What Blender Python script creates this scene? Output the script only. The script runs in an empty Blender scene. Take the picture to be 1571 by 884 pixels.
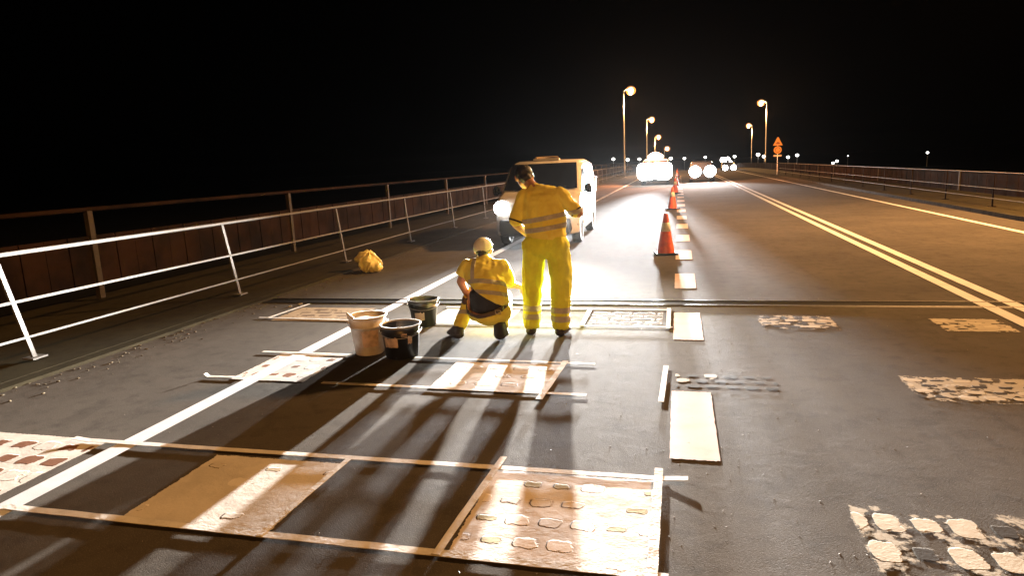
import bpy, bmesh, math, random
from mathutils import Vector, Matrix, noise
R = math.radians
PI = math.pi
random.seed(7)
scene = bpy.context.scene
COL = scene.collection

# ------------------------------------------------------------------ camera
CH = 1.7                                   # camera height over the road
cam_d = bpy.data.cameras.new('camera'); cam = bpy.data.objects.new('camera', cam_d); COL.objects.link(cam)
cr = Vector((0.9697090, 0.2400276, -0.0452906)); cu = Vector((-0.0003927, 0.1869491, 0.9823695)); cf = Vector((-0.2442628, 0.9525948, -0.1813805))
cam.matrix_world = Matrix(((cr.x, cu.x, -cf.x, 0), (cr.y, cu.y, -cf.y, 0), (cr.z, cu.z, -cf.z, CH), (0, 0, 0, 1)))
cam_d.sensor_fit = 'HORIZONTAL'; cam_d.sensor_width = 36; cam_d.lens = 1014 / 1571 * 36
cam_d.clip_start = 0.05; cam_d.clip_end = 6000
scene.camera = cam

# ------------------------------------------------------------------ night sky, lights shared by the whole scene
w = bpy.data.worlds.new('World'); scene.world = w; w.use_nodes = True
nt = w.node_tree; bg = nt.nodes['Background']
sky = nt.nodes.new('ShaderNodeTexSky'); sky.sky_type = 'NISHITA'; sky.sun_disc = False
sky.sun_elevation = R(-4); sky.sun_rotation = R(200)
nt.links.new(sky.outputs[0], bg.inputs[0]); bg.inputs[1].default_value = 0.004
VS = scene.view_settings; VS.view_transform = 'Standard'; VS.look = 'None'; VS.gamma = 1; VS.exposure = 0
scene.display_settings.display_device = 'sRGB'
cy = scene.cycles
cy.use_denoising = True; cy.max_bounces = 6; cy.diffuse_bounces = 2; cy.glossy_bounces = 3
cy.transmission_bounces = 4; cy.transparent_max_bounces = 8; cy.volume_bounces = 0
cy.sample_clamp_indirect = 4; cy.sample_clamp_direct = 0; cy.use_light_tree = True
cy.caustics_reflective = False; cy.caustics_refractive = False

SODIUM = (1.0, 0.50, 0.17); SODIUM_DEEP = (1.0, 0.41, 0.08)
P_VAN = 215000; P_TRUCK = 1150000; P_CAR = 16000; P_SODIUM = 9000
HAZE = 0.000012

def add_light(name, kind, loc, power, color=(1, 1, 1), radius=0.1, aim=None, spot=60, blend=1.0, parent=None):
    l = bpy.data.lights.new(name, kind); l.energy = power; l.color = color; l.shadow_soft_size = radius
    if kind == 'SPOT': l.spot_size = R(spot); l.spot_blend = blend
    o = bpy.data.objects.new(name, l); COL.objects.link(o); o.location = loc
    if aim is not None: o.rotation_euler = (Vector(aim) - Vector(loc)).to_track_quat('-Z', 'Y').to_euler()
    return o

def beam_pattern(o, z0, power):
    """headlamp optics: intensity falls with the angle below the horizon, as a dipped beam's does"""
    l = o.data; l.use_nodes = True; t = l.node_tree; em = t.nodes['Emission']
    g = t.nodes.new('ShaderNodeNewGeometry'); sp = t.nodes.new('ShaderNodeSeparateXYZ'); t.links.new(g.outputs['Incoming'], sp.inputs[0])
    def mm(op, a, b):
        n = t.nodes.new('ShaderNodeMath'); n.operation = op
        for i, x in enumerate((a, b)):
            if isinstance(x, (int, float)): n.inputs[i].default_value = x
            else: t.links.new(x, n.inputs[i])
        return n.outputs[0]
    a = mm('ABSOLUTE', sp.outputs[2], 0); a = mm('MAXIMUM', a, z0); a = mm('DIVIDE', z0, a); a = mm('POWER', a, power)
    t.links.new(a, em.inputs['Strength'])

# ------------------------------------------------------------------ helpers
def at(px, py, Y):
    """point of the photo (px,py) on the plane y=Y"""
    v = (px - 785.5) * cr + (442 - py) * cu + 1014 * cf
    t = Y / v.y
    return Vector((v.x * t, Y, CH + v.z * t))

def crest(y):                              # the bridge falls away beyond its crest
    return 0.0 if y < 70 else -0.00014 * (y - 70) ** 2

def tag(o, label=None, cat=None, group=None, kind=None):
    if label: o['label'] = label
    if cat: o['category'] = cat
    if group: o['group'] = group
    if kind: o['kind'] = kind
    return o

def empty(name, loc, rz=0, label=None, cat=None, group=None):
    o = bpy.data.objects.new(name, None); COL.objects.link(o); o.location = loc; o.rotation_euler = (0, 0, rz)
    o.empty_display_size = 0.2
    return tag(o, label, cat, group)

def build(name, bm, mat, parent=None, smooth=False, loc=None, bevel=None):
    bmesh.ops.recalc_face_normals(bm, faces=bm.faces)
    me = bpy.data.meshes.new(name); bm.to_mesh(me); bm.free()
    mats = mat if isinstance(mat, (list, tuple)) else [mat]
    for m in mats: me.materials.append(m)
    if smooth: me.polygons.foreach_set('use_smooth', [True] * len(me.polygons))
    o = bpy.data.objects.new(name, me); COL.objects.link(o)
    if parent: o.parent = parent
    if loc: o.location = loc
    if bevel:
        b = o.modifiers.new('bevel', 'BEVEL'); b.width = bevel; b.segments = 2; b.limit_method = 'ANGLE'
    return o

def kids(o): return [c for c in bpy.data.objects if c.parent == o]
def copy_tree(o, parent=None, label=None):
    c = o.copy(); COL.objects.link(c); c.parent = parent
    if label: c['label'] = label
    for ch in kids(o):
        if ch is not c and ch.name in COL.objects: copy_tree(ch, c)
    return c

def box(bm, x0, x1, y0, y1, z0, z1, mat=0):
    v = [bm.verts.new((x, y, z)) for z in (z0, z1) for y in (y0, y1) for x in (x0, x1)]
    for f in ((0, 1, 3, 2), (4, 6, 7, 5), (0, 4, 5, 1), (2, 3, 7, 6), (0, 2, 6, 4), (1, 5, 7, 3)):
        bm.faces.new([v[i] for i in f]).material_index = mat

def tube(bm, pts, rad, n=10, cap=True):
    pts = [Vector(p) for p in pts]
    rads = rad if isinstance(rad, (list, tuple)) else [rad] * len(pts)
    rings = []
    for i, p in enumerate(pts):
        d = (pts[min(i + 1, len(pts) - 1)] - pts[max(i - 1, 0)]).normalized()
        a = d.orthogonal().normalized() if i == 0 else (a - a.dot(d) * d).normalized()
        b = d.cross(a)
        rings.append([bm.verts.new(p + rads[i] * (math.cos(2 * PI * k / n) * a + math.sin(2 * PI * k / n) * b)) for k in range(n)])
    for r0, r1 in zip(rings, rings[1:]):
        for k in range(n): bm.faces.new((r0[k], r0[(k + 1) % n], r1[(k + 1) % n], r1[k]))
    if cap:
        bm.faces.new(rings[0]); bm.faces.new(rings[-1])

def lathe(bm, prof, n=32, c=(0, 0, 0), axis='Z', closed=False):
    rings = []
    for r, h in prof:
        ring = []
        for k in range(n):
            a = 2 * PI * k / n; x, y = max(r, 1e-4) * math.cos(a), max(r, 1e-4) * math.sin(a)
            p = (x, y, h) if axis == 'Z' else ((h, x, y) if axis == 'X' else (x, h, y))
            ring.append(bm.verts.new((p[0] + c[0], p[1] + c[1], p[2] + c[2])))
        rings.append(ring)
    for r0, r1 in zip(rings, rings[1:]):
        for k in range(n): bm.faces.new((r0[k], r0[(k + 1) % n], r1[(k + 1) % n], r1[k]))
    if closed:
        bm.faces.new(rings[0]); bm.faces.new(rings[-1])

def ellipsoid(bm, c, r, n=14, rot=None):
    m = Matrix.Translation(c)
    if rot is not None: m = m @ rot.to_4x4()
    m = m @ Matrix.Diagonal((r[0], r[1], r[2], 1))
    bmesh.ops.create_uvsphere(bm, u_segments=n, v_segments=max(6, n // 2 + 2), radius=1, matrix=m)

def hull(dst, balls, n=12):
    """convex hull of ellipsoids (centre, radius or radii) added to dst"""
    b = bmesh.new()
    for c, r in balls:
        rr = (r, r, r) if isinstance(r, (int, float)) else r
        ellipsoid(b, Vector(c), rr, n)
    res = bmesh.ops.convex_hull(b, input=b.verts)
    bmesh.ops.delete(b, geom=[g for g in set(res['geom_interior'] + res['geom_unused']) if isinstance(g, bmesh.types.BMVert)], context='VERTS')
    me = bpy.data.meshes.new('t'); b.to_mesh(me); b.free(); dst.from_mesh(me); bpy.data.meshes.remove(me)

def remeshed(bm, voxel, smooth_it=6, wrinkle=0.0, scale=8.0, seed=0.0, stretch=(1, 1, 1)):
    """union of everything in bm as one continuous surface -> new bmesh"""
    me = bpy.data.meshes.new('t'); bm.to_mesh(me); bm.free()
    o = bpy.data.objects.new('t', me); COL.objects.link(o)
    m = o.modifiers.new('r', 'REMESH'); m.mode = 'VOXEL'; m.voxel_size = voxel
    s = o.modifiers.new('s', 'SMOOTH'); s.iterations = smooth_it; s.factor = 0.5
    dg = bpy.context.evaluated_depsgraph_get(); ev = o.evaluated_get(dg)
    me2 = bpy.data.meshes.new_from_object(ev)
    out = bmesh.new(); out.from_mesh(me2)
    bpy.data.objects.remove(o); bpy.data.meshes.remove(me); bpy.data.meshes.remove(me2)
    if wrinkle:
        out.normal_update()
        for v in out.verts:
            p = Vector((v.co.x * stretch[0], v.co.y * stretch[1], v.co.z * stretch[2])) * scale + Vector((seed, seed * 2, 0))
            h = noise.fractal(p, 0.8, 2.1, 3) + 0.6 * (1 - abs(noise.noise(p * 1.7)) * 2)
            v.co += v.normal * wrinkle * h
    return out

def plane_cut(bm, co, no, keep_above=True):
    g = bm.verts[:] + bm.edges[:] + bm.faces[:]
    bmesh.ops.bisect_plane(bm, geom=g, dist=1e-5, plane_co=co, plane_no=no, clear_inner=keep_above, clear_outer=not keep_above)

def band_from(src, co, no, width, off=0.004, extra=()):
    """strip of a garment between two planes, lifted off it"""
    b = src.copy(); co = Vector(co); no = Vector(no).normalized()
    plane_cut(b, co - no * width / 2, no, True); plane_cut(b, co + no * width / 2, no, False)
    for c2, n2 in extra: plane_cut(b, Vector(c2), Vector(n2), True)
    b.normal_update()
    top = {v: v.co + v.normal * off for v in b.verts}
    bot = {v: v.co - v.normal * 0.001 for v in b.verts}
    out = bmesh.new(); tv = {v: out.verts.new(top[v]) for v in b.verts}; bv = {}
    for f in b.faces: out.faces.new([tv[v] for v in f.verts])
    for e in b.edges:
        if len(e.link_faces) == 1:
            a, c = e.verts
            for v in (a, c):
                if v not in bv: bv[v] = out.verts.new(bot[v])
            try: out.faces.new((tv[a], tv[c], bv[c], bv[a]))
            except ValueError: pass
    b.free(); return out

# ------------------------------------------------------------------ node helpers
class S:
    """socket with arithmetic"""
    def __init__(s, t, v): s.t = t; s.v = v
    def _m(s, op, *o):
        n = s.t.nodes.new('ShaderNodeMath'); n.operation = op
        for i, x in enumerate((s,) + o):
            x = x.v if isinstance(x, S) else x
            if isinstance(x, (int, float)): n.inputs[i].default_value = x
            else: s.t.links.new(x, n.inputs[i])
        return S(s.t, n.outputs[0])
    def __add__(s, o): return s._m('ADD', o)
    def __sub__(s, o): return s._m('SUBTRACT', o)
    def __mul__(s, o): return s._m('MULTIPLY', o)
    def __truediv__(s, o): return s._m('DIVIDE', o)
    def floor(s): return s._m('FLOOR')
    def frac(s): return s._m('FRACT')
    def abs(s): return s._m('ABSOLUTE')
    def max(s, o): return s._m('MAXIMUM', o)
    def min(s, o): return s._m('MINIMUM', o)
    def gt(s, o): return s._m('GREATER_THAN', o)
    def lt(s, o): return s._m('LESS_THAN', o)
    def mod(s, o): return s._m('MODULO', o)
    def sqrt(s): return s._m('SQRT')
    def inv(s): return S(s.t, s._m('MULTIPLY', -1.0).v) + 1.0
    def ramp(s, a, b):
        n = s.t.nodes.new('ShaderNodeMapRange'); n.interpolation_type = 'SMOOTHSTEP'
        s.t.links.new(s.v, n.inputs[0]); n.inputs[1].default_value = a; n.inputs[2].default_value = b
        return S(s.t, n.outputs[0])

class M:
    def __init__(self, name, color=(0.5,) * 3, rough=0.5, metal=0.0, spec=0.5):
        self.m = bpy.data.materials.new(name); self.m.use_nodes = True
        self.t = self.m.node_tree; self.b = self.t.nodes['Principled BSDF']
        self.b.inputs['Base Color'].default_value = (*color, 1); self.b.inputs['Roughness'].default_value = rough
        self.b.inputs['Metallic'].default_value = metal; self.b.inputs['Specular IOR Level'].default_value = spec
        self._c = None
    def node(self, k): return self.t.nodes.new(k)
    def coord(self):
        if self._c is None: self._c = self.node('ShaderNodeTexCoord').outputs['Object']
        return self._c
    def xyz(self):
        n = self.node('ShaderNodeSeparateXYZ'); self.t.links.new(self.coord(), n.inputs[0])
        return [S(self.t, n.outputs[i]) for i in range(3)]
    def vec(self, x, y, z=0.0):
        n = self.node('ShaderNodeCombineXYZ')
        for i, a in enumerate((x, y, z)):
            if isinstance(a, S): self.t.links.new(a.v, n.inputs[i])
            else: n.inputs[i].default_value = a
        return n.outputs[0]
    def noise(self, scale, detail=3, rough=0.5, vec=None, dist=0.0, off=None, stretch=None):
        n = self.node('ShaderNodeTexNoise'); v = vec or self.coord()
        if off or stretch:
            mp = self.node('ShaderNodeMapping'); self.t.links.new(v, mp.inputs[0]); v = mp.outputs[0]
            if off: mp.inputs[1].default_value = off
            if stretch: mp.inputs[3].default_value = stretch
        self.t.links.new(v, n.inputs['Vector'])
        n.inputs['Scale'].default_value = scale; n.inputs['Detail'].default_value = detail
        n.inputs['Roughness'].default_value = rough; n.inputs['Distortion'].default_value = dist
        return S(self.t, n.outputs[0])
    def voro(self, scale, vec=None, feature='F1'):
        n = self.node('ShaderNodeTexVoronoi'); n.feature = feature; self.t.links.new(vec or self.coord(), n.inputs['Vector']); n.inputs['Scale'].default_value = scale
        return S(self.t, n.outputs['Distance']), n.outputs['Color'] if feature == 'F1' else None
    def white(self, vec):
        n = self.node('ShaderNodeTexWhiteNoise'); n.noise_dimensions = '3D'; self.t.links.new(vec, n.inputs[0]); return S(self.t, n.outputs[0])
    def mix(self, f, a, b):
        n = self.node('ShaderNodeMix'); n.data_type = 'RGBA'
        self.t.links.new(f.v, n.inputs[0])
        for i, x in ((6, a), (7, b)):
            if isinstance(x, tuple): n.inputs[i].default_value = (*x, 1)
            else: self.t.links.new(x, n.inputs[i])
        return n.outputs[2]
    def color(self, sock): self.t.links.new(sock, self.b.inputs['Base Color'])
    def rough(self, s): self.t.links.new(s.v, self.b.inputs['Roughness'])
    def alpha(self, s): self.t.links.new(s.v, self.b.inputs['Alpha'])
    def bump(self, s, strength=0.5, dist=0.01):
        n = self.node('ShaderNodeBump'); n.inputs['Strength'].default_value = strength; n.inputs['Distance'].default_value = dist
        self.t.links.new(s.v, n.inputs['Height'])
        if self.b.inputs['Normal'].is_linked: self.t.links.new(self.b.inputs['Normal'].links[0].from_socket, n.inputs['Normal'])
        self.t.links.new(n.outputs[0], self.b.inputs['Normal'])
    def emit(self, color, strength):
        self.b.inputs['Emission Color'].default_value = (*color, 1); self.b.inputs['Emission Strength'].default_value = strength

def worn(name, color, rough=0.5, metal=0.0, amt=0.35, scale=9, dark=None, bump=0.15, bscale=60, bdist=0.004):
    m = M(name, color, rough, metal); f = m.noise(scale, 5, 0.6).ramp(0.35, 0.7) * amt
    dark = dark or tuple(c * 0.4 for c in color)
    m.color(m.mix(f, tuple(color), dark)); m.rough(m.noise(scale * 2.3, 3) * 0.3 + (rough - 0.15))
    if bump: m.bump(m.noise(bscale, 3), bump, bdist)
    return m.m

def asphalt(name, c0, c1, rough=1.05, strength=0.32, chips=True):
    m = M(name, c0, rough, 0, 0.04)
    big = m.noise(0.55, 4, 0.6); mid = m.noise(6, 4, 0.6); fine = m.noise(150, 4, 0.7)
    vd, vc = m.voro(120)
    col = m.mix(big.ramp(0.3, 0.7), c0, c1)
    col = m.mix(mid.ramp(0.45, 0.75) * 0.5, col, tuple(c * 0.55 for c in c0))
    col = m.mix(vd.ramp(0.05, 0.45).inv() * 0.35, col, tuple(min(1, c * 1.9) for c in c1))
    tar = m.noise(3.1, 5, 0.65, dist=0.6, stretch=(1, 0.22, 1)).ramp(0.56, 0.66)      # worn wheel streaks along the lane
    col = m.mix(tar * 0.35, col, tuple(c * 0.6 for c in c1))
    m.color(col)
    m.rough(mid * 0.25 + fine * 0.2 + (rough - 0.2))
    m.bump(fine * 0.9 + vd.ramp(0.1, 0.6) * 0.25, strength, 0.006)
    if chips:
        worm = (m.noise(34, 2, 0.5, dist=1.4) - 0.5).abs().ramp(0.0, 0.045)
        gate = m.noise(5, 2).ramp(0.5, 0.62)
        m.bump(worm * gate, strength * 0.5, 0.004)
    return m.m

def paint_marking(name, color=(0.78, 0.76, 0.72), wear=0.5, seed=0.0, edge=None):
    """thermoplastic road paint: worn thin in places so that the asphalt shows"""
    m = M(name, color, 0.9, 0, 0.08)
    n = m.noise(60, 5, 0.7, off=(seed, seed, 0)); b = m.noise(4, 4, 0.6, off=(seed, 0, 0))
    m.color(m.mix(b.ramp(0.35, 0.75) * 0.5, color, tuple(c * 0.68 for c in color)))
    m.alpha((n * 0.6 + b * 0.4).ramp(0.62 - wear * 0.5, 0.66 - wear * 0.5))
    m.bump(m.noise(140, 3), 0.35, 0.003)
    return m.m

# ------------------------------------------------------------------ materials
A_ROAD = asphalt('asphalt', (0.062, 0.055, 0.047), (0.086, 0.076, 0.065))
A_WALK = asphalt('walkway_grit', (0.024, 0.020, 0.012), (0.040, 0.034, 0.018), 0.85, 0.5, False)
KERB = worn('kerb_concrete', (0.045, 0.04, 0.028), 0.85, amt=0.8, scale=5)
RAILM = worn('weathered_rail_paint', (0.11, 0.11, 0.108), 0.7, 0.0, 0.75, 6, (0.10, 0.08, 0.06), 0.4, 40)
GALV = worn('galvanised_steel', (0.55, 0.56, 0.57), 0.38, 0.75, 0.4, 14)
RUST = worn('rusty_brown_steel', (0.022, 0.011, 0.006), 0.9, 0.0, 0.85, 1.3, (0.004, 0.003, 0.002), 0.3, 20)
PALEPOST = worn('pale_post_paint', (0.06, 0.05, 0.04), 0.6, 0.0, 0.5, 7)
STEEL = worn('joint_steel', (0.07, 0.065, 0.06), 0.5, 0.8, 0.4, 18)
RUBBER = M('black_rubber', (0.012, 0.011, 0.010), 0.75).m
BLACKP = worn('black_plastic', (0.015, 0.015, 0.016), 0.4, 0, 0.3, 12)
ORANGE = worn('cone_orange', (0.85, 0.13, 0.02), 0.5, 0, 0.45, 10, (0.35, 0.07, 0.03))
CONEWHITE = worn('cone_white_sleeve', (0.82, 0.80, 0.74), 0.45, 0, 0.3, 14)
VANWHITE = worn('van_white_paint', (0.56, 0.54, 0.51), 0.35, 0, 0.45, 4, (0.30, 0.27, 0.23), 0.02)
DARKGLASS = M('dark_glass', (0.006, 0.006, 0.007), 0.05, 0, 0.2).m
TYRE = worn('tyre_rubber', (0.02, 0.02, 0.02), 0.8)
RIM = worn('wheel_rim', (0.45, 0.45, 0.46), 0.35, 0.8)
SEAM = M('seam_black', (0.01, 0.01, 0.01), 0.8).m
FAB_Y = worn('yellow_workwear', (0.94, 0.84, 0.12), 0.85, 0, 0.28, 7, (0.50, 0.33, 0.03), 0.35, 160, 0.002)
FAB_G = worn('lime_trousers', (0.84, 0.88, 0.04), 0.85, 0, 0.28, 8, (0.33, 0.40, 0.02), 0.35, 160, 0.002)
REFL = worn('reflective_band', (0.50, 0.49, 0.43), 0.5, 0.0, 0.3, 30, None, 0.1)
SKIN = worn('skin', (0.50, 0.27, 0.17), 0.5, 0, 0.3, 12, (0.36, 0.17, 0.11), 0.1)
HAIR = worn('dark_hair', (0.014, 0.010, 0.008), 0.6, 0, 0.4, 40, None, 0.6, 90)
CAPW = worn('white_cap_cloth', (0.80, 0.78, 0.74), 0.8, 0, 0.2, 12)
SHOE = worn('dark_shoe', (0.03, 0.022, 0.016), 0.7, 0, 0.5, 18)
BLACKCLOTH = worn('black_cloth', (0.015, 0.013, 0.012), 0.85)
LEATHER = worn('belt_leather', (0.06, 0.03, 0.015), 0.5)
BRASS = worn('buckle_metal', (0.6, 0.45, 0.25), 0.3, 0.9)
TAPE = worn('masking_tape', (0.66, 0.64, 0.61), 0.9, 0, 0.5, 9, (0.40, 0.37, 0.33), 0.5, 50); TAPE.node_tree.nodes['Principled BSDF'].inputs['Specular IOR Level'].default_value = 0.1

def glow(name, color, s, base=(0.8, 0.8, 0.8)):
    m = M(name, base, 0.6); m.emit(color, s); return m.m
G_WHITE = glow('lit_headlamp_glass', (1, 0.97, 0.93), 40)
G_SODIUM = glow('lit_sodium_bowl', (1, 0.80, 0.50), 12)
G_HALO = glow('amber_halo_glow', (1, 0.36, 0.07), 0.9, (0.12, 0.04, 0.01)); G_HALO.node_tree.nodes['Principled BSDF'].inputs['Alpha'].default_value = 0.35  # see-through amber glow for the halo round a bulb
G_AMBER = glow('lit_amber_beacon', (1, 0.72, 0.45), 9)
G_FAR = glow('lit_far_lamp', (1, 0.96, 0.88), 9)
G_SIGN = glow('headlight_glow_orange', (1.0, 0.24, 0.02), 0.8, (0.2, 0.05, 0.01))  # emission stands in for headlights shining on reflective sheeting
G_SIGN2 = glow('headlight_glow_symbol', (1.0, 0.10, 0.0), 0.3, (0.1, 0.02, 0.01))

def stencil(name, sx, sy, cols, rows, seed=0.0, p_white=0.0, p_dark=1.0, dark=(0.05, 0.028, 0.015), paint=(0.60, 0.565, 0.525),
            bg_wear=0.0, emboss=False, blur=0.15, bw=0.36, bh=0.30, outline=0.10, margin=0.06, slant=0.0, edge_wear=0.012, ringp=0.35, outline_only=False):
    """painted patch with rows of rounded stencil blocks; object coordinates in metres, origin at the centre"""
    m = M(name, paint, 0.9, 0, 0.08)
    x, y, z = m.xyz()
    nz = m.noise(11, 4, 0.6, off=(seed * 3.1, seed, 0)); nz2 = m.noise(9, 4, 0.6, off=(seed, seed * 2.7 + 9, 0)); big = m.noise(3.3, 4, 0.65, off=(seed * 1.3, 4, 0)); fine = m.noise(75, 4, 0.7)
    wx = x + (nz - 0.5) * 0.05 * (1 + blur); wy = y + (nz2 - 0.5) * 0.045 * (1 + blur)
    gx = (wx / (sx - 2 * margin) + 0.5) * cols; gy = (wy / (sy - 2 * margin) + 0.5) * rows
    row = gy.floor(); gx = gx + row.mod(2.0).abs() * 0.5 - 0.25
    colm = gx.floor()
    rnd = m.white(m.vec(row + seed * 7.3, colm + 11.7, seed))
    a = ((gx.frac() - 0.5).abs() - (bw - 0.14)).max(0.0); b = ((gy.frac() - 0.5).abs() - (bh - 0.14)).max(0.0)
    d = (a * a + b * b).sqrt() - 0.14 + (rnd - 0.5) * 0.14 + (nz - 0.5) * 0.25                           # rounded-box distance in cell units
    inside = d.ramp(-0.02, 0.02).inv()
    area = (x.abs() - (sx / 2 - margin * 0.6)).max(y.abs() - (sy / 2 - margin * 0.6)).lt(0.0)
    inside = inside * area
    white = inside * rnd.lt(p_white)
    darkm = inside * rnd.gt(1.0 - p_dark)
    ring = d.abs().ramp(0.0, outline).inv() * area
    base = m.mix(big.ramp(0.35, 0.7) * 0.6, tuple(paint), tuple(c * 0.66 for c in paint))
    base = m.mix(fine.ramp(0.55, 0.8) * 0.3, base, (0.30, 0.25, 0.20))
    if emboss: base = m.mix(ring * nz.ramp(0.35, 0.6) * rnd.gt(ringp) * 0.75, base, (0.20, 0.15, 0.10))
    base = m.mix(darkm * 0.96, base, tuple(dark))
    base = m.mix(white, base, tuple(min(1, c * 1.08) for c in paint))
    m.color(base)
    keep = (big * 0.55 + nz * 0.45).ramp(bg_wear - 0.03, bg_wear + 0.03) if bg_wear > 0 else fine.gt(0.12)
    keep = keep.max(inside * (white + darkm).min(1.0))
    ex = (x.abs() + (fine - 0.5) * edge_wear * 2 + (nz - 0.5) * edge_wear * 3 - (sx / 2 - edge_wear)).max(y.abs() + (fine - 0.5) * edge_wear * 2 + (nz2 - 0.5) * edge_wear * 3 - (sy / 2 - edge_wear))
    m.alpha((d.abs().lt(0.055) * area).max(fine.gt(0.66)) * ex.lt(0.0) if outline_only else keep * ex.lt(0.0))
    m.bump(inside * (rnd.gt(ringp - 0.1) if emboss else 1.0) * 0.8 + nz * 0.3, 0.8 if emboss else 0.5, 0.012); m.bump(fine, 0.3, 0.003)
    return m.m

for m_ in (RUST, RUBBER, SEAM, KERB, PALEPOST):
    m_.node_tree.nodes['Principled BSDF'].inputs['Specular IOR Level'].default_value = 0.04
# ------------------------------------------------------------------ the setting
def sheet(name, x0, x1, ys, zf, mat, thick=0.0, loc=(0, 0, 0)):
    bm = bmesh.new()
    prev = None
    for y in ys:
        r = [bm.verts.new((x0, y, zf(y))), bm.verts.new((x1, y, zf(y)))]
        if prev: bm.faces.new((prev[0], prev[1], r[1], r[0]))
        prev = r
    return build(name, bm, mat, loc=loc)

YS = [-40, 0, 20, 40, 60] + [70 + 10 * i for i in range(45)]
tag(sheet('ground', -3000, 3000, [-400, 4000], lambda y: -9, worn('night_ground', (0.03, 0.03, 0.025), 0.9, 0, 0.6, 0.02)), kind='structure')
tag(sheet('road', -5.58, 7.3, YS, crest, A_ROAD), kind='structure')

def long_box(name, x0, x1, z0, z1, mat, ys=YS, kind='structure', parent=None):
    bm = bmesh.new(); prev = None
    for y in ys:
        c = crest(y); r = [bm.verts.new(p) for p in ((x0, y, c + z0), (x1, y, c + z0), (x1, y, c + z1), (x0, y, c + z1))]
        if prev:
            for i in range(4): bm.faces.new((prev[i], prev[(i + 1) % 4], r[(i + 1) % 4], r[i]))
        else: bm.faces.new(r)
        prev = r
    bm.faces.new(prev)
    o = build(name, bm, mat, parent)
    if kind: o['kind'] = kind
    return o
long_box('kerb', -5.74, -5.58, -0.4, 0.03, A_WALK)
long_box('pavement', -8.8, -5.743, -0.4, 0.034, A_WALK)
long_box('kerb', 7.3, 7.46, -0.4, 0.10, KERB)
long_box('pavement', 7.463, 10.6, -0.4, 0.08, A_WALK)
long_box('bridge_deck', -8.8, 10.6, -1.3, -0.42, KERB)

# solid lines
LINE = paint_marking('line_paint', (0.62, 0.63, 0.66), 0.62)
def line(name, xc, wd, y0, y1, z=0.008):
    ys = [y0] + [y for y in YS if y0 < y < y1] + [y1]
    return tag(sheet(name, xc - wd / 2, xc + wd / 2, ys, lambda y: crest(y) + z, LINE), kind='structure')
line('edge_line', -3.53, 0.15, -10, 400)
line('centre_line', 3.19, 0.14, -10, 400); line('centre_line', 3.47, 0.14, -10, 400)
line('edge_line', 6.42, 0.14, -10, 400)

# dashed lane line
DASH = paint_marking('dash_paint', (0.56, 0.455, 0.42), 0.60, 3.0)
y = 2.2; k = 0
while y < 68:
    bm = bmesh.new(); L = 1.16; n = 24
    top = []; bot = []
    y0 = y - L if k else y - 0.9
    pts = []
    for i in range(n):
        pts.append((-0.05 + 0.28 * i / n, y0 + 0.012 * noise.noise(Vector((i * 0.8, y, 0)))))
    for i in range(n):
        pts.append((0.23 + 0.006 * noise.noise(Vector((i * .8, y, 3))), y0 + (y - y0) * i / n))
    for i in range(n):
        pts.append((0.23 - 0.28 * i / n, y + 0.012 * noise.noise(Vector((i * 0.8, y, 5)))))
    for i in range(n):
        pts.append((-0.05 + 0.006 * noise.noise(Vector((i * .8, y, 9))), y - (y - y0) * i / n))
    bm.faces.new([bm.verts.new((px, py, 0.004)) for px, py in pts])
    tag(build('lane_dash', bm, DASH), kind='structure')
    y += 2.62; k += 1

# expansion joint across the carriageway
ej = empty('expansion_joint', (0.8, 7.96, 0), 0, 'dark expansion joint with bright steel edges running right across the road', 'expansion joint')
bm = bmesh.new(); box(bm, -6.36, 6.48, -0.115, 0.115, -0.02, 0.003); build('rubber_seal', bm, RUBBER, ej)
for s in (-1, 1):
    bm = bmesh.new()
    n = 60
    for i in range(n):
        xa = -6.36 + 12.84 * i / n; xb = -6.36 + 12.84 * (i + 1) / n
        h = 0.013 + 0.003 * noise.noise(Vector((i * 0.7, s, 0)))
        vs = [bm.verts.new(p) for p in ((xa, s * 0.1155, 0.012), (xb, s * 0.1155, 0.012), (xb, s * 0.135, 0.012), (xa, s * 0.135, 0.012), (xb, s * 0.155, 0.001), (xa, s * 0.155, 0.001), (xa, s * 0.1155, -0.02), (xb, s * 0.1155, -0.02))]
        bm.faces.new((vs[0], vs[1], vs[2], vs[3])); bm.faces.new((vs[3], vs[2], vs[4], vs[5])); bm.faces.new((vs[0], vs[1], vs[7], vs[6]))
    build('steel_edge', bm, STEEL, ej)

# painted stencil patches ------------------------------------------------
def patch(x0, x1, y0, y1, label, mat_kw, cols=4, rows=3, z=0.004, skew=0.0, group='stencilled paint patches on the road'):
    sx, sy = x1 - x0, y1 - y0
    mt = stencil('stencil_paint', sx, sy, cols, rows, **mat_kw)
    bm = bmesh.new()
    bm.faces.new([bm.verts.new(p) for p in ((-sx / 2, -sy / 2, 0), (sx / 2, -sy / 2, 0), (sx / 2 , sy / 2, 0), (-sx / 2 , sy / 2, 0))])
    o = build('paint_patch', bm, mt, loc=((x0 + x1) / 2, (y0 + y1) / 2, z)); tag(o, label, 'paint patch', group)
    return o
BROWN = (0.16, 0.065, 0.03)
patch(-1.02, -0.10, 2.52, 3.38, 'freshly painted cream patch with pressed block outlines, nearest the camera in the lit lane', dict(seed=1.2, p_white=0.45, p_dark=0.25, paint=(0.66, 0.60, 0.55), dark=(0.34, 0.30, 0.17), emboss=True, bw=0.34, bh=0.2), 5, 4)
patch(-2.81, -1.92, 2.51, 3.32, 'smooth white painted patch striped by the workers\' shadows at the lower left', dict(seed=2.9, p_white=0.12, p_dark=0.03, ringp=0.80, dark=(0.35, 0.28, 0.18), emboss=True, bw=0.30, bh=0.2, outline=0.05), 4, 4)
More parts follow.
